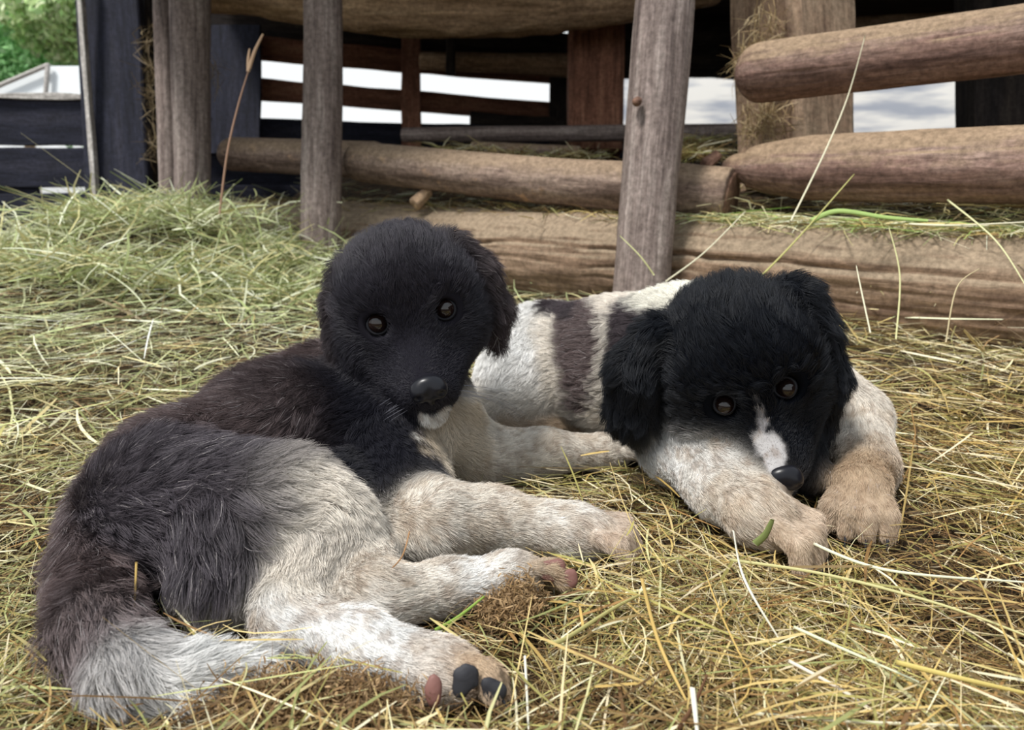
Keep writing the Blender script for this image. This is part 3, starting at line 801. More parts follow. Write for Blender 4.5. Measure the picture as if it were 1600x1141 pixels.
add_paw(A, toe, G(800, 1078, 0.02) - toe, camvec(0.3, 0.8, -0.5), None, 0.95, TAN, 0.004)
# far hind leg
h2 = G(585, 940, 0.03); t2 = G(795, 900, 0.030)
A.cone(P(560, 850, 0.76), h2, 0.035, 0.028, CRM, 0.008, 0.02)
A.cone(h2, G(700, 915, 0.026), 0.027, 0.020, CRM, 0.006, 0.02)
A.cone(G(700, 915, 0.026), t2, 0.020, 0.020, WHI, 0.005, 0.02)
add_paw(A, t2, G(880, 893, 0.024) - t2, camvec(0.2, 0.9, -0.3), None, 0.95, CRM, 0.004, toecol=TAN)
# belly and inner
A.cone(P(520, 780, 0.80), P(610, 780, 0.86), 0.050, 0.055, BLK, 0.014, 0.03)
# near foreleg
A.cone(P(610, 700, 0.87), P(648, 800, 0.79), 0.060, 0.046, BLK, 0.012, 0.03)
el = G(680, 815, 0.046)
A.cone(el, G(770, 812, 0.036), 0.043, 0.031, CRM, 0.007, 0.025)
A.cone(G(770, 812, 0.036), G(880, 826, 0.028), 0.031, 0.023, CRM, 0.006, 0.02)
wp = G(905, 830, 0.028)
A.cone(G(870, 826, 0.028), wp, 0.023, 0.023, WHI, 0.006, 0.02)
add_paw(A, wp, G(1000, 846, 0.024) - wp, np.array([0, 0, 1.0]), None, 1.12, CRM, 0.007, toecol=(0.62, 0.5, 0.4))
# far foreleg
e2 = G(735, 712, 0.038)
A.cone(P(690, 660, 0.93), e2, 0.052, 0.040, CRM, 0.010, 0.03)
A.cone(e2, G(850, 706, 0.034), 0.040, 0.028, CRM, 0.006, 0.025)
A.cone(G(850, 706, 0.034), G(945, 706, 0.026), 0.028, 0.022, CRM, 0.005, 0.02)
w2 = G(945, 706, 0.026)
add_paw(A, w2, G(1020, 704, 0.022) - w2, np.array([0, 0, 1.0]), None, 1.1, CRM, 0.005)
# tail
tp = [P(215, 800, 0.73), P(158, 885, 0.68), G(148, 980, 0.045), G(205, 1046, 0.036), G(300, 1056, 0.028), G(410, 1036, 0.022)]
TAILC = (0.16, 0.13, 0.13)
tr_ = [0.045, 0.034, 0.026, 0.022, 0.017, 0.012]
for i in range(5):
    A.cone(tp[i], tp[i + 1], tr_[i], tr_[i + 1], BRN if i < 2 else (WHI if i > 2 else TAILC), 0.024 if i < 3 else 0.017, 0.015)
# head
O1 = P(635, 462, 0.875)
M1 = frame_matrix(camvec(0.20, -0.36, 0.92), camvec(-0.18, 0.94, 0.28))
# forward is towards the viewer, so +x of the head is image left
s1 = 1.12
ear1b = [((0.052, -0.012, 0.030), 0.018), ((0.066, -0.006, 0.004), 0.016), ((0.072, 0.000, -0.034), 0.015), ((0.073, 0.004, -0.064), 0.008)]
ear1a = [((-0.058, -0.012, 0.034), 0.020), ((-0.080, -0.010, 0.006), 0.018), ((-0.090, -0.010, -0.040), 0.017), ((-0.086, -0.008, -0.080), 0.009)]
W1 = add_head(A, O1, M1, s1, (0.017, 0.016, 0.022), (0.026, 0.023, 0.029), (0.050, 0.038, 0.040), ear1a, ear1b, 1.0, 0.013)
EYE_L, EYE_R = (-0.0335, 0.0560, -0.004), (0.0335, 0.0560, -0.004)
bare1 = []
for ex in (EYE_L, EYE_R):
    cpos = W1(*ex)
    A.cuts.append(dict(t='c', a=cpos, b=cpos + M1[1] * 0.02, ra=0.0115, rb=0.014, k=0.006))
    bare1.append((cpos + M1[1] * 0.008, 0.0200))
bare1.append((W1(0, 0.1205, -0.059), 0.0175))
A.paint += [
    (P(700, 668, 0.88), np.array([0.060, 0.075, 0.032]), I3, (0.56, 0.47, 0.36), 0.006),                           # bib
    (P(715, 725, 0.88), np.array([0.045, 0.08, 0.05]), I3, (0.60, 0.52, 0.42), 0.006),
    (P(540, 750, 0.66), np.array([0.050, 0.06, 0.050]), I3, CRM, 0.012),                            # white thigh front
    (P(515, 850, 0.66), np.array([0.052, 0.07, 0.040]), I3, CRM, 0.012),
    (P(370, 962, 0.62), np.array([0.070, 0.05, 0.016]), I3, (0.6, 0.55, 0.5), 0.010),
    (G(640, 1062, 0.004), np.array([0.085, 0.05, 0.012]), I3, TAN, 0.008),                          # dirty underside of the hind foot
    (W1(0, 0.106, -0.104), np.array([0.024, 0.020, 0.015]) * s1, M1, (0.86, 0.85, 0.82), 0.003),     # chin
]
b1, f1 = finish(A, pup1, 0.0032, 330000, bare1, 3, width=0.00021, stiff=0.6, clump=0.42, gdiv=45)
for ex in (EYE_L, EYE_R):
    cpos = W1(*ex)
    make_eye(cpos + M1[1] * 0.0035, 0.0122, M1, pup1, CAM - cpos)
    torus('eyelid', cpos + M1[1] * 0.0088, frame_matrix(CAM - cpos, M1[2]), 0.0112, 0.0018, M_RIM, pup1, 0.95)
nose_mesh(W1, M1, s1, pup1, (0, 0.1185, -0.060))
claws(A, pup1)
rg = random.Random(3)
wk = []
for sx, n_ in ((1, 9), (-1, 8)):
    for i in range(n_):
        a = (sx * (0.016 + 0.012 * rg.random()), 0.098 - 0.02 * rg.random(), -0.072 - 0.014 * rg.random())
        L_ = 0.055 + 0.035 * rg.random()
        wk.append((W1(*a), W1(a[0] + sx * L_ * 0.6, a[1] - L_ * 0.1, a[2] - L_ * 0.2), W1(a[0] + sx * L_ * 0.9, a[1] - L_ * 0.35, a[2] - L_ * (0.55 + 0.4 * rg.random()))))
tuft_lines('whiskers', wk, 0.00026, M_WHISK, pup1)
def pad(x, y, d, rx, ry, mat, parent, lab, tilt=0.0):
    f = camvec(0.15, 0.05, 1); u = camvec(math.sin(tilt), math.cos(tilt), 0)
    o = ball('paw_pad', P(x, y, d), 1.0, mat, parent, frame_matrix(f, u), (rx, 0.0035, ry), 24); o['label'] = lab
    me = o.data; co = np.zeros(len(me.vertices) * 3, np.float32); me.vertices.foreach_get('co', co); co = co.reshape(-1, 3)
    cc_ = P(x, y, d); dv = co - cc_; dv *= (1 + 0.30 * vnoise(co, 110, x))[:, None] * (1 + 0.05 * vnoise(co, 900, y))[:, None]
    me.vertices.foreach_set('co', (cc_ + dv).astype(np.float32).ravel()); me.update()
zt = float((G(720, 1060, 0.03) - CAM) @ FWD)
pad(678, 1080, zt - 0.0225, 0.0065, 0.011, M_PINK, pup1, 'pink heel pad on near hind paw')
pad(728, 1060, zt - 0.0240, 0.0105, 0.0115, M_PAD, pup1, 'large black pad on near hind paw')
pad(770, 1078, zt - 0.0225, 0.0095, 0.0075, M_PAD, pup1, 'black toe pad on near hind paw', 0.5)
zt = float((G(860, 895, 0.028) - CAM) @ FWD)
pad(864, 890, zt - 0.020, 0.0115, 0.011, M_PINK, pup1, 'pink pad on far hind paw', 0.5)
pad(891, 905, zt - 0.019, 0.008, 0.009, M_PINK, pup1, 'pink toe pad on far hind paw')

# ------------------------------------------------------------------ puppy two (chin on paw, right)
pup2 = empty('puppy', (P(1050, 600, 0.95)[0], P(1050, 600, 0.95)[1], 0.02))
tag(pup2, 'black and white puppy at right resting its black head on its front paw', 'puppy', 'puppies')
B = Shape()
B.cone(P(1150, 560, 0.92), P(1070, 565, 0.98), 0.085, 0.092, BLK, 0.018, 0.04)
B.cone(P(1070, 565, 0.99), P(960, 572, 1.08), 0.092, 0.092, CRM, 0.014, 0.04)
B.cone(P(960, 572, 1.08), P(860, 570, 1.19), 0.092, 0.090, CRM, 0.014, 0.04)
B.cone(P(840, 560, 1.17), P(812, 590, 1.12), 0.080, 0.066, WHI, 0.012, 0.04)          # haunch
B.cone(P(815, 620, 1.10), P(775, 625, 1.10), 0.045, 0.034, CRM, 0.010, 0.03)
B.cone(G(800, 668, 0.035), G(870, 668, 0.035), 0.030, 0.026, TAN, 0.006, 0.02)        # hind foot
add_paw(B, G(860, 670, 0.03), np.array([1, 0, 0.0]), np.array([0, 0, 1.0]), None, 1.0, TAN, 0.005)
B.cone(P(770, 655, 1.10), G(830, 672, 0.03), 0.025, 0.022, CRM, 0.006, 0.02)
# near foreleg (image left)
B.cone(P(1040, 620, 0.95), P(1065, 690, 0.90), 0.058, 0.046, WHI, 0.010, 0.03)
g1 = G(1130, 755, 0.065); g2 = G(1180, 800, 0.060)
B.cone(P(1065, 695, 0.90), g1, 0.044, 0.038, WHI, 0.007, 0.03)
B.cone(g1, g2, 0.036, 0.030, CRM, 0.006, 0.02)
add_paw(B, g2, G(1275, 852, 0.04) - g2, np.array([0, 0, 1.0]), None, 1.30, (0.60, 0.49, 0.38), 0.008, toecol=(0.60, 0.48, 0.37))
# far foreleg (image right)
B.cone(P(1250, 600, 0.95), P(1335, 655, 0.94), 0.060, 0.040, CRM, 0.008, 0.03)
B.cone(P(1335, 655, 0.93), P(1352, 730, 0.86), 0.040, 0.032, CRM, 0.007, 0.02)
g3 = G(1345, 765, 0.062)
B.cone(P(1352, 730, 0.86), g3, 0.032, 0.027, TAN, 0.007, 0.02)
add_paw(B, g3, G(1338, 835, 0.040) - g3, np.array([0, 0, 1.0]), None, 1.15, TAN, 0.007, toecol=(0.52, 0.40, 0.29))
O2 = P(1152, 556, 0.825)
EYE2_L, EYE2_R = (-0.0272, 0.0580, -0.003), (0.0272, 0.0580, -0.003)
M2 = frame_matrix(camvec(0.01, -0.60, 0.82), camvec(-0.36, 0.85, 0.50))
s2 = 1.16
ear2a = [((-0.062, -0.012, 0.032), 0.026), ((-0.070, 0.002, 0.004), 0.021), ((-0.072, 0.016, -0.045), 0.019), ((-0.060, 0.030, -0.094), 0.009)]
ear2b = [((0.066, -0.010, 0.036), 0.026), ((0.096, 0.000, 0.014), 0.026), ((0.112, 0.004, -0.030), 0.024), ((0.100, 0.008, -0.080), 0.012)]
B.cone(P(1225, 650, 0.87), P(1258, 735, 0.82), 0.040, 0.024, (0.004, 0.005, 0.008), 0.009, 0.02)  # black jowl mass added in place of the chin and neck shadow
W2 = add_head(B, O2, M2, s2, (0.004, 0.005, 0.008), (0.004, 0.005, 0.008), (0.004, 0.005, 0.008), ear2a, ear2b, 1.1, 0.007)
bare2 = []
for ex in (EYE2_L, EYE2_R):
    cpos = W2(*ex)
    B.cuts.append(dict(t='c', a=cpos, b=cpos + M2[1] * 0.02 + M2[2] * 0.012, ra=0.0115, rb=0.016, k=0.006))
    bare2.append((cpos + M2[1] * 0.008 + M2[2] * 0.008, 0.0215))
bare2.append((W2(0, 0.1195, -0.053), 0.0175))
B.paint += [
    (P(905, 520, 1.02), np.array([0.028, 0.14, 0.115]), I3, BRN, 0.006),                # back patch
    (P(870, 462, 1.10), np.array([0.040, 0.12, 0.03]), I3, (0.035, 0.026, 0.03), 0.006),
    (P(1000, 520, 0.93), np.array([0.036, 0.10, 0.075]), I3, (0.035, 0.026, 0.03), 0.006),                 # shoulder patch
    (P(1085, 450, 0.95), np.array([0.10, 0.10, 0.035]), I3, (0.80, 0.77, 0.68), 0.008),                  # collar
    
    (W2(0.003, 0.100, -0.034), np.array([0.0105, 0.018, 0.018]) * s2, M2, (0.62, 0.6, 0.6), 0.003),      # blaze
    (W2(0.001, 0.074, -0.006), np.array([0.005, 0.020, 0.016]) * s2, M2, (0.5, 0.48, 0.5), 0.003),
]
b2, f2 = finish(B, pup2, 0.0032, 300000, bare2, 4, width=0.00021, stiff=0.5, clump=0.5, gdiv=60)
for ex in (EYE2_L, EYE2_R):
    cpos = W2(*ex)
    make_eye(cpos + M2[1] * 0.0045 + M2[2] * 0.002, 0.0112, M2, pup2, CAM - cpos + np.array([0, 0, 0.05]), 1.0)
    torus('eyelid', cpos + nrm(CAM - cpos) * 0.0095, frame_matrix(CAM - cpos, M2[2]), 0.0108, 0.0019, M_RIM, pup2, 0.95)
nose_mesh(W2, M2, s2, pup2, (0, 0.1175, -0.054))
claws(B, pup2)

# ------------------------------------------------------------------ hay
PAL_Y = np.array([(0.62, 0.53, 0.27), (0.74, 0.68, 0.44), (0.50, 0.38, 0.14), (0.84, 0.80, 0.60), (0.34, 0.33, 0.12), (0.30, 0.19, 0.08), (0.58, 0.47, 0.20), (0.42, 0.42, 0.16)])
PAL_G = np.array([(0.55, 0.58, 0.34), (0.70, 0.72, 0.50), (0.36, 0.42, 0.18), (0.78, 0.80, 0.62), (0.50, 0.46, 0.22), (0.28, 0.32, 0.14), (0.60, 0.55, 0.30), (0.44, 0.50, 0.24)])
PAL_D = np.array([(0.16, 0.10, 0.05), (0.22, 0.14, 0.06), (0.30, 0.20, 0.09), (0.12, 0.08, 0.04), (0.36, 0.27, 0.12), (0.20, 0.15, 0.07)])
M_HAY = tinted('dry_hay', 0.6, 0.25, transl=0.18)

def ray_ground(px, py):
    r = FWD[None] + RIGHT[None] * ((px - CX) / FPX)[:, None] + UP[None] * ((CY - py) / FPX)[:, None]
    t = np.full(len(px), 0.35); hit = np.zeros(len(px), bool); ht = np.zeros(len(px))
    for _ in range(260):
        p = CAM + r * t[:, None]; below = (p[:, 2] < terrain(p[:, 0], p[:, 1])) & ~hit
        ht[below] = t[below]; hit |= below
        t = t * 1.012 + 0.002
    return (CAM + r * ht[:, None])[hit], hit

def inside(pts):
    m = np.full(pts.shape[:-1], 1.0)
    for p in A.prims + B.prims: m = np.minimum(m, pdist(p, pts))
    return m

def blades(pos, yaw, pitch, L, wd, bend, col, roll, k=5):
    """pos n x 3 centre; returns verts, faces, cols"""
    n = len(pos)
    d = np.stack([np.cos(yaw) * np.cos(pitch), np.sin(yaw) * np.cos(pitch), np.sin(pitch)], -1)
    sd = nrm(np.cross(d, np.array([0, 0, 1.0]))); up = np.cross(sd, d)
    wv = sd * np.cos(roll)[:, None] + up * np.sin(roll)[:, None]; bv = RNG.normal(size=(n, 1)) * sd + (0.3 * RNG.normal(size=(n, 1)) - 0.3) * up
    V = np.zeros((n, k, 2, 3)); ctr = np.zeros((n, k, 3))
    for j in range(k):
        s_ = j / (k - 1) - 0.5
        c0 = pos + d * (L * s_)[:, None] + bv * (L * bend * (s_ * s_ * 4 - 0.33))[:, None]
        ww = wd * (1.0 if j not in (0, k - 1) else 0.45)
        V[:, j, 0] = c0 - wv * (ww / 2)[:, None]; V[:, j, 1] = c0 + wv * (ww / 2)[:, None]; ctr[:, j] = c0
    return V, ctr

def emit_hay(name, pos, yaw, pitch, L, wd, bend, col, roll, label, cat='hay', clear=True, k=5, group=None):
    V, ctr = blades(pos, yaw, pitch, L, wd, bend, col, roll, k)
    g = terrain(ctr[..., 0], ctr[..., 1])
    low = (g - ctr[..., 2])
    lift = np.clip(low.max(1) + 0.0, 0, 0.02)
    V[..., 2] += lift[:, None, None]; ctr[..., 2] += lift[:, None]
    if clear:
        ok = inside(ctr).min(1) > 0.004
        V = V[ok]; col = col[ok]
    n = len(V)
    base = (np.arange(n) * k * 2)[:, None, None]; j = np.arange(k - 1)[None, :, None] * 2
    F = (base + j + np.array([0, 1, 3, 2])[None, None]).reshape(-1, 4)
    o = mesh_obj(name, V.reshape(-1, 3), F, M_HAY, None, False)
    set_col(o.data, np.repeat(col, k * 2, 0))
    tag(o, label, cat, kind='stuff')
    return o

def hay_colors(p, n, dark=0.2):
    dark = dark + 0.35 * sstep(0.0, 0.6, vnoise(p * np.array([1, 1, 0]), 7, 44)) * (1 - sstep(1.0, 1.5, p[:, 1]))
    g = np.clip(0.55 - 0.55 * p[:, 0] / 0.5 + 0.5 * sstep(0.8, 1.6, p[:, 1]) - 0.2, 0.08, 0.92)
    pg = RNG.random(n) < g
    c = np.where(pg[:, None], PAL_G[RNG.integers(0, 8, n)], PAL_Y[RNG.integers(0, 8, n)])
    dk = RNG.random(n) < dark
    c = np.where(dk[:, None], PAL_D[RNG.integers(0, 6, n)], c)
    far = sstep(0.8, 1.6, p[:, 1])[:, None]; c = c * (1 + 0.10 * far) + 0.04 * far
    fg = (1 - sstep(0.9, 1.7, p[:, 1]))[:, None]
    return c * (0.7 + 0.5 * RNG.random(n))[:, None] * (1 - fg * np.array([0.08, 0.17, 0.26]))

# lower layer: dark chaff and short bits
px = RNG.uniform(-350, 1950, 60000); py = 320 + 1000 * RNG.random(60000) ** 0.9
pos, hit = ray_ground(px, py); n = len(pos)
dist = np.linalg.norm(pos - CAM, axis=1)
pos[:, 2] += RNG.random(n) * 0.006
emit_hay('chaff', pos, RNG.uniform(0, 6.28, n), RNG.normal(0, 0.35, n), (0.006 + 0.018 * RNG.random(n)) * np.clip(dist, 0.8, 2), (0.0006 + 0.0014 * RNG.random(n)) * np.clip(dist, 0.8, 2.5),
         0.15 * np.ones(n), hay_colors(pos, n, 0.75), RNG.uniform(-1, 1, n), 'brown broken chaff and short bits covering the ground', 'chaff', k=3)
# main layer
px = RNG.uniform(-400, 2000, 62000); py = 300 + 1050 * RNG.random(62000) ** 0.85
pos, hit = ray_ground(px, py); n = len(pos)
dist = np.linalg.norm(pos - CAM, axis=1)
hgt = RNG.random(n) ** 1.5 * 0.030
keep = RNG.random(n) > 0.68 * sstep(-0.2, 0.5, vnoise(pos * np.array([1, 1, 0]), 7, 44)) * (1 - sstep(0.9, 1.5, pos[:, 1]))
pos, dist, hgt = pos[keep], dist[keep], hgt[keep]; n = len(pos)
pos[:, 2] += 0.003 + hgt
yaw = RNG.uniform(0, 6.28, n)
emit_hay('hay', pos, yaw, RNG.normal(0, 0.16, n), np.exp(RNG.normal(math.log(0.055), 0.55, n)) * np.clip(dist, 0.8, 1.8), (0.0006 + 0.0017 * RNG.random(n) ** 2) * np.clip(dist, 0.75, 2.2),
         RNG.random(n) ** 2 * 0.16, hay_colors(pos, n, 0.16), RNG.uniform(-0.8, 0.8, n), 'loose yellow and green hay spread over the stable floor around both puppies')

# coarse straw lying on top
px = RNG.uniform(-400, 2000, 5200); py = 430 + 920 * RNG.random(5200) ** 0.8
pos, hit = ray_ground(px, py); n = len(pos)
dist = np.linalg.norm(pos - CAM, axis=1)
pos[:, 2] += 0.012 + RNG.random(n) * 0.032
cc = hay_colors(pos, n, 0.10) * 1.12
emit_hay('coarse_straw', pos, RNG.uniform(0, 6.28, n), RNG.normal(0, 0.14, n), np.exp(RNG.normal(math.log(0.085), 0.5, n)) * np.clip(dist, 0.8, 1.6), (0.0014 + 0.0022 * RNG.random(n) ** 2) * np.clip(dist, 0.75, 1.8),
         RNG.random(n) ** 2 * 0.12, np.clip(cc, 0, 0.92), RNG.uniform(-0.6, 0.6, n), 'coarse pale straw strewn over the finer hay on the floor', 'straw')

# heaps and wisps: a mass of blades round given spots
def heap(name, spots, n, Lm, wd, label, pitch=0.35, zoff=0.0, pal=None, clear=True):
    c = np.array([s[0] for s in spots]); r = np.array([s[1] for s in spots]); k = RNG.integers(0, len(spots), n)
    p = c[k] + RNG.normal(size=(n, 3)) * r[k] * 0.5
    p[:, 2] += zoff
    pl = PAL_G if pal is None else pal
    col = pl[RNG.integers(0, len(pl), n)] * (0.75 + 0.5 * RNG.random(n))[:, None]
    return emit_hay(name, p, RNG.uniform(0, 6.28, n), RNG.normal(0, pitch, n), np.exp(RNG.normal(math.log(Lm), 0.4, n)), wd * (0.5 + RNG.random(n)), RNG.random(n) * 0.3, col, RNG.uniform(-1.2, 1.2, n), label, 'hay', clear=clear)
def tz(x, y): return np.array([x, y, float(terrain(np.array(x), np.array(y)))])
pile = [(tz(-1.0 + dx, 2.1 + dy) + np.array([0, 0, 0.02]), np.array([0.2, 0.16, 0.04])) for dx in (-0.35, -0.15, 0.05, 0.25, 0.4) for dy in (-0.25, 0, 0.2)]
heap('hay_pile', pile, 5200, 0.15, 0.0040, 'pale green hay piled up in front of the paired grey posts', 0.4)
def on_log(a, b, t0, t1, m, r, rad):
    return [(a + (b - a) * t + np.array([0, 0.02, r]), np.array(rad)) for t in np.linspace(t0, t1, m)]
heap('log_hay', on_log(LA, LB, 0.68, 1.0, 12, 0.125, (0.09, 0.05, 0.012)), 2000, 0.13, 0.0022, 'green and yellow hay lying on top of the big ground log at right', 0.10, pal=np.concatenate([PAL_G, PAL_Y, np.array([(0.25, 0.42, 0.10), (0.36, 0.52, 0.14)])]))
heap('log_hay', on_log(LA, LB, 0.12, 0.66, 16, 0.125, (0.09, 0.05, 0.014)), 1700, 0.08, 0.0022, 'short brownish hay tucked between the big ground log and the rail log', 0.25, pal=np.concatenate([PAL_Y, PAL_D]))
mh = [(P(x, y, d), np.array([0.10, 0.08, 0.02])) for x, y, d in ((800, 245, 2.5), (900, 246, 2.45), (1085, 240, 2.2), (1100, 225, 2.3), (720, 238, 2.6))]
heap('manger_hay', mh, 1500, 0.09, 0.0025, 'yellowish hay heaped behind the rail log under the grey rail', 0.3, pal=np.concatenate([PAL_Y, PAL_D[:3]]))
wh = [(P(x, y, 1.86), np.array(r)) for x, y, r in ((1180, 90, (0.05, 0.03, 0.05)), (1165, 105, (0.04, 0.03, 0.03)), (1195, 45, (0.05, 0.02, 0.08)), (1205, 185, (0.05, 0.03, 0.05)), (1180, 200, (0.04, 0.03, 0.05)))]
heap('post_hay', wh, 520, 0.07, 0.0017, 'wispy tan hay caught on the squared post by the ends of the right-hand logs', 0.9, pal=np.array([(0.42, 0.32, 0.17), (0.5, 0.4, 0.24), (0.3, 0.21, 0.11)]))
wh = [(P(x, y, 2.72), np.array((0.025, 0.02, 0.06))) for x, y in ((232, 60), (236, 120), (238, 160), (240, 230), (330, 115))]
heap('wall_wisps', wh, 160, 0.10, 0.002, 'tan straw wisps hanging on the dark corner post at left', 1.2, pal=np.array([(0.3, 0.23, 0.13), (0.22, 0.16, 0.09)]))
# crumbly brown clods in front of the hind paws
cl = [(G(x, y, 0.026), np.array(r)) for x, y, r in ((480, 1085, (0.06, 0.02, 0.016)), (560, 1100, (0.04, 0.02, 0.012)), (420, 1105, (0.04, 0.02, 0.01)), (810, 935, (0.018, 0.02, 0.016)), (790, 955, (0.02, 0.015, 0.012)))]
heap('crumbled_chaff', cl, 15000, 0.0065, 0.0010, 'crumbly brown chaff clods beside the hind paws of the left puppy', 0.8, pal=np.array([(0.30, 0.19, 0.09), (0.22, 0.14, 0.07), (0.40, 0.27, 0.14)]))

# ------------------------------------------------------------------ single stalks one can pick out
def stalk(name, pts, wd, col, label, cat='stalk', parent=None, flat=0.35, group='long single stalks'):
    pts = [np.asarray(p, float) for p in pts]
    # catmull-rom
    q = [pts[0]] + pts + [pts[-1]]; line = []
    for i in range(1, len(q) - 2):
        for t in np.linspace(0, 1, 9)[:-1]:
            p0, p1, p2, p3 = q[i - 1:i + 3]
            line.append(0.5 * ((2 * p1) + (-p0 + p2) * t + (2 * p0 - 5 * p1 + 4 * p2 - p3) * t * t + (-p0 + 3 * p1 - 3 * p2 + p3) * t ** 3))
    line.append(pts[-1]); line = np.array(line); n = len(line); ring = 6; V = []
    tgt = nrm(np.gradient(line, axis=0))
    for i in range(n):
        x = nrm(np.cross(tgt[i], FWD)); y = np.cross(tgt[i], x); rr = wd * 0.40 * (1 - 0.5 * (i / (n - 1)) ** 2)
        for j in range(ring):
            a_ = 2 * math.pi * j / ring; V.append(line[i] + x * math.cos(a_) * rr + y * math.sin(a_) * rr * flat)
    F = [(i * ring + j, i * ring + (j + 1) % ring, (i + 1) * ring + (j + 1) % ring, (i + 1) * ring + j) for i in range(n - 1) for j in range(ring)]
    F += [tuple(range(ring)), tuple((n - 1) * ring + j for j in reversed(range(ring)))]
    o = mesh_obj(name, V, F, M_HAY, parent); set_col(o.data, np.repeat(np.array([col]), len(V), 0))
    if label: tag(o, label, cat, group)
    return o
gs = empty('grass_stem', P(343, 335, 2.0)); tag(gs, 'tall brown grass stem with forked seed head standing before the short rail log', 'stem')
BR = (0.36, 0.22, 0.15)
stalk('stem', [P(343, 335, 2.0), P(355, 240, 2.0), P(372, 165, 2.0), P(390, 105, 2.0)], 0.008, BR, None, parent=gs, flat=0.8)
stalk('seed_head', [P(389, 108, 2.0), P(398, 80, 2.0), P(411, 53, 2.0)], 0.014, (0.5, 0.34, 0.22), None, parent=gs, flat=0.8)
stalk('seed_head', [P(388, 112, 2.0), P(388, 92, 2.0), P(390, 76, 2.0)], 0.012, (0.5, 0.34, 0.22), None, parent=gs, flat=0.8)
YEL = (0.66, 0.52, 0.18); PALE = (0.82, 0.78, 0.58); GRN = (0.42, 0.5, 0.16); GOLD = (0.56, 0.39, 0.13); WHT = (0.80, 0.77, 0.64)
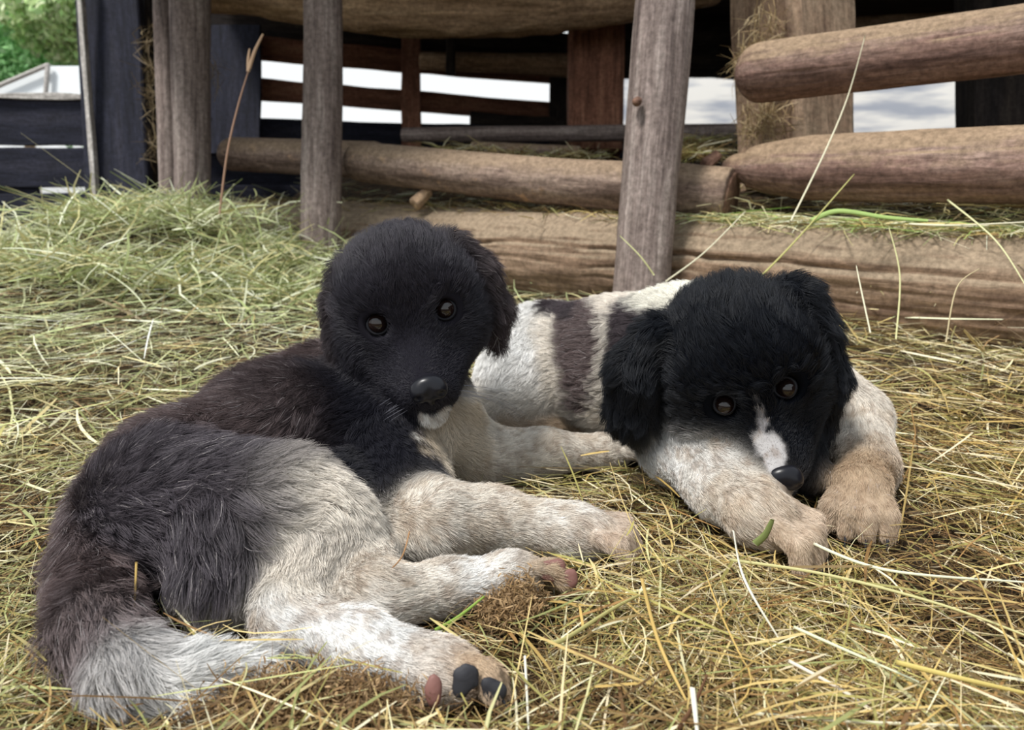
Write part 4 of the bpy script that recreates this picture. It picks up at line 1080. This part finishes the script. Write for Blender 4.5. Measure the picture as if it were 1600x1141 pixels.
S = [
    ([P(1236, 345, 1.42), P(1290, 235, 1.48), P(1325, 150, 1.52), P(1352, 55, 1.5)], .0045, PALE, 'long pale straw leaning upright across both right-hand logs'),
    ([P(1150, 470, 1.35), P(1235, 385, 1.38), P(1335, 272, 1.4)], .0050, (0.55, 0.52, 0.2), 'yellow-green stalk slanting up from the resting puppy to the lower right log'),
    ([G(1040, 905 - 460, 0.35) * 0 + P(1040, 440, 1.5), P(1100, 395, 1.52), P(1165, 330, 1.55)], .0040, PALE, 'straw slanting up from the foot of the knotted post to the sawn log end'),
    ([P(1022, 430, 1.5), P(1000, 400, 1.5), P(968, 368, 1.52)], .0040, (0.6, 0.6, 0.3), 'short green straw crossing the foot of the knotted post'),
    ([P(1400, 530, 1.2), P(1406, 430, 1.24), P(1388, 352, 1.26)], .0040, (0.7, 0.68, 0.36), 'upright straw standing in front of the big ground log, right of the resting puppy'),
    ([P(1480, 312, 1.3), P(1555, 375, 1.25), P(1605, 450, 1.2)], .0048, (0.72, 0.70, 0.4), 'bowed straw drooping over the big ground log at the frame edge'),
    ([P(1420, 350, 1.33), P(1500, 352, 1.3), P(1640, 345, 1.3)], .0045, PALE, 'pale straw lying flat on hay on top of the big ground log'),
    ([P(1268, 345, 1.45), P(1310, 330, 1.44), P(1385, 340, 1.42), P(1450, 345, 1.4)], .0130, (0.40, 0.55, 0.18), 'broad green grass blade on top of the big ground log'),
    ([P(1360, 520, 1.15), P(1345, 450, 1.18), P(1338, 415, 1.2)], .0035, PALE, 'thin straw standing behind the right ear of the resting puppy'),
    ([P(1478, 535, 1.1), P(1495, 450, 1.12), P(1530, 420, 1.14)], .0032, (0.6, 0.5, 0.3), 'thin tan straw leaning on the big ground log near the right edge'),
    ([G(1003, 905, 0.05), G(1028, 1000, 0.048), G(1072, 1095, 0.03)], .0042, GOLD, 'golden thick straw pointing away in the centre foreground'),
    ([G(1146, 830, 0.07), G(1163, 905, 0.066), G(1218, 1000, 0.03)], .0032, WHT, 'whitish bent straw below the left paw of the resting puppy'),
    ([G(1240, 980, 0.05), G(1330, 1020, 0.046), G(1436, 1066, 0.036)], .0030, (0.78, 0.8, 0.55), 'pale green-white straw slanting down right in the middle of the right foreground'),
    ([G(1140, 875, 0.046), G(1290, 898, 0.048), G(1470, 945, 0.045), G(1620, 1000, 0.04)], .0036, (0.62, 0.58, 0.28), 'very long yellowish straw crossing under the resting puppy\'s paws to the right edge'),
    ([G(1250, 840, 0.05), G(1380, 890, 0.05), G(1600, 910, 0.05)], .0038, (0.8, 0.8, 0.6), 'long pale straw starting between the resting puppy\'s paws and running right'),
    ([G(1522, 890, 0.06), G(1565, 980, 0.055), G(1605, 1070, 0.04)], .0042, GOLD, 'golden straw pointing down at the right frame edge'),
    ([G(1400, 1035, 0.05), G(1500, 1060, 0.05), G(1610, 1085, 0.045)], .0048, (0.64, 0.52, 0.17), 'bright yellow stalk near the bottom right corner'),
    ([G(1232, 1033, 0.04), G(1300, 1070, 0.036), G(1375, 1118, 0.026)], .0034, (0.82, 0.74, 0.62), 'pinkish pale straw slanting near the bottom, right of centre'),
    ([G(1175, 1115, 0.03), G(1330, 1128, 0.034), G(1590, 1137, 0.03)], .0034, PALE, 'long straw lying level along the bottom edge at right'),
    ([G(1082, 1075, 0.05), G(1086, 1110, 0.045), G(1090, 1150, 0.04)], .0052, WHT, 'short thick white straw at the bottom edge, centre right'),
    ([G(1060, 1140, 0.04), G(1085, 1100, 0.045), G(1105, 1055, 0.05)], .0045, (0.16, 0.08, 0.04), 'dark brown stalk crossing the short white straw at the bottom'),
    ([G(820, 1025, 0.035), G(823, 1080, 0.034), G(826, 1145, 0.028)], .0026, WHT, 'thin whitish straw right of the near hind paw'),
    ([G(640, 830, 0.085), G(628, 870, 0.07), G(600, 905, 0.05), G(598, 950, 0.03)], .0016, (0.4, 0.22, 0.1), 'thin curled brown stem by the far hind leg of the left puppy'),
    ([G(680, 985, 0.02), G(715, 965, 0.03), G(757, 932, 0.045)], .0040, (0.28, 0.42, 0.08), 'fresh green blade between the two hind legs of the left puppy'),
    ([G(855, 1003, 0.035), G(880, 1000, 0.035), G(960, 950, 0.04), G(1000, 930, 0.04)], .0050, (0.48, 0.44, 0.18), 'olive flat stalk ahead of the far hind paw'),
    ([P(213, 878, 0.585), P(211, 925, 0.58), P(207, 972, 0.575)], .0026, GOLD, 'short golden straw stuck upright in the left puppy\'s rump fur'),
    ([G(1010, 715, 0.02) + np.array([0, 0, .0]), G(975, 660, 0.06)], .0018, PALE, 'thin pale straw standing behind the left puppy\'s far front paw'),
]
for pts, wd, col, lab in S: stalk('hay_stalk', pts, wd, col, lab)
lf = stalk('leaf', [P(1180, 850, 0.655), P(1196, 835, 0.65), P(1207, 812, 0.645)], .009, (0.20, 0.24, 0.08), 'small olive leaf on the resting puppy\'s left paw', 'leaf', group=None)
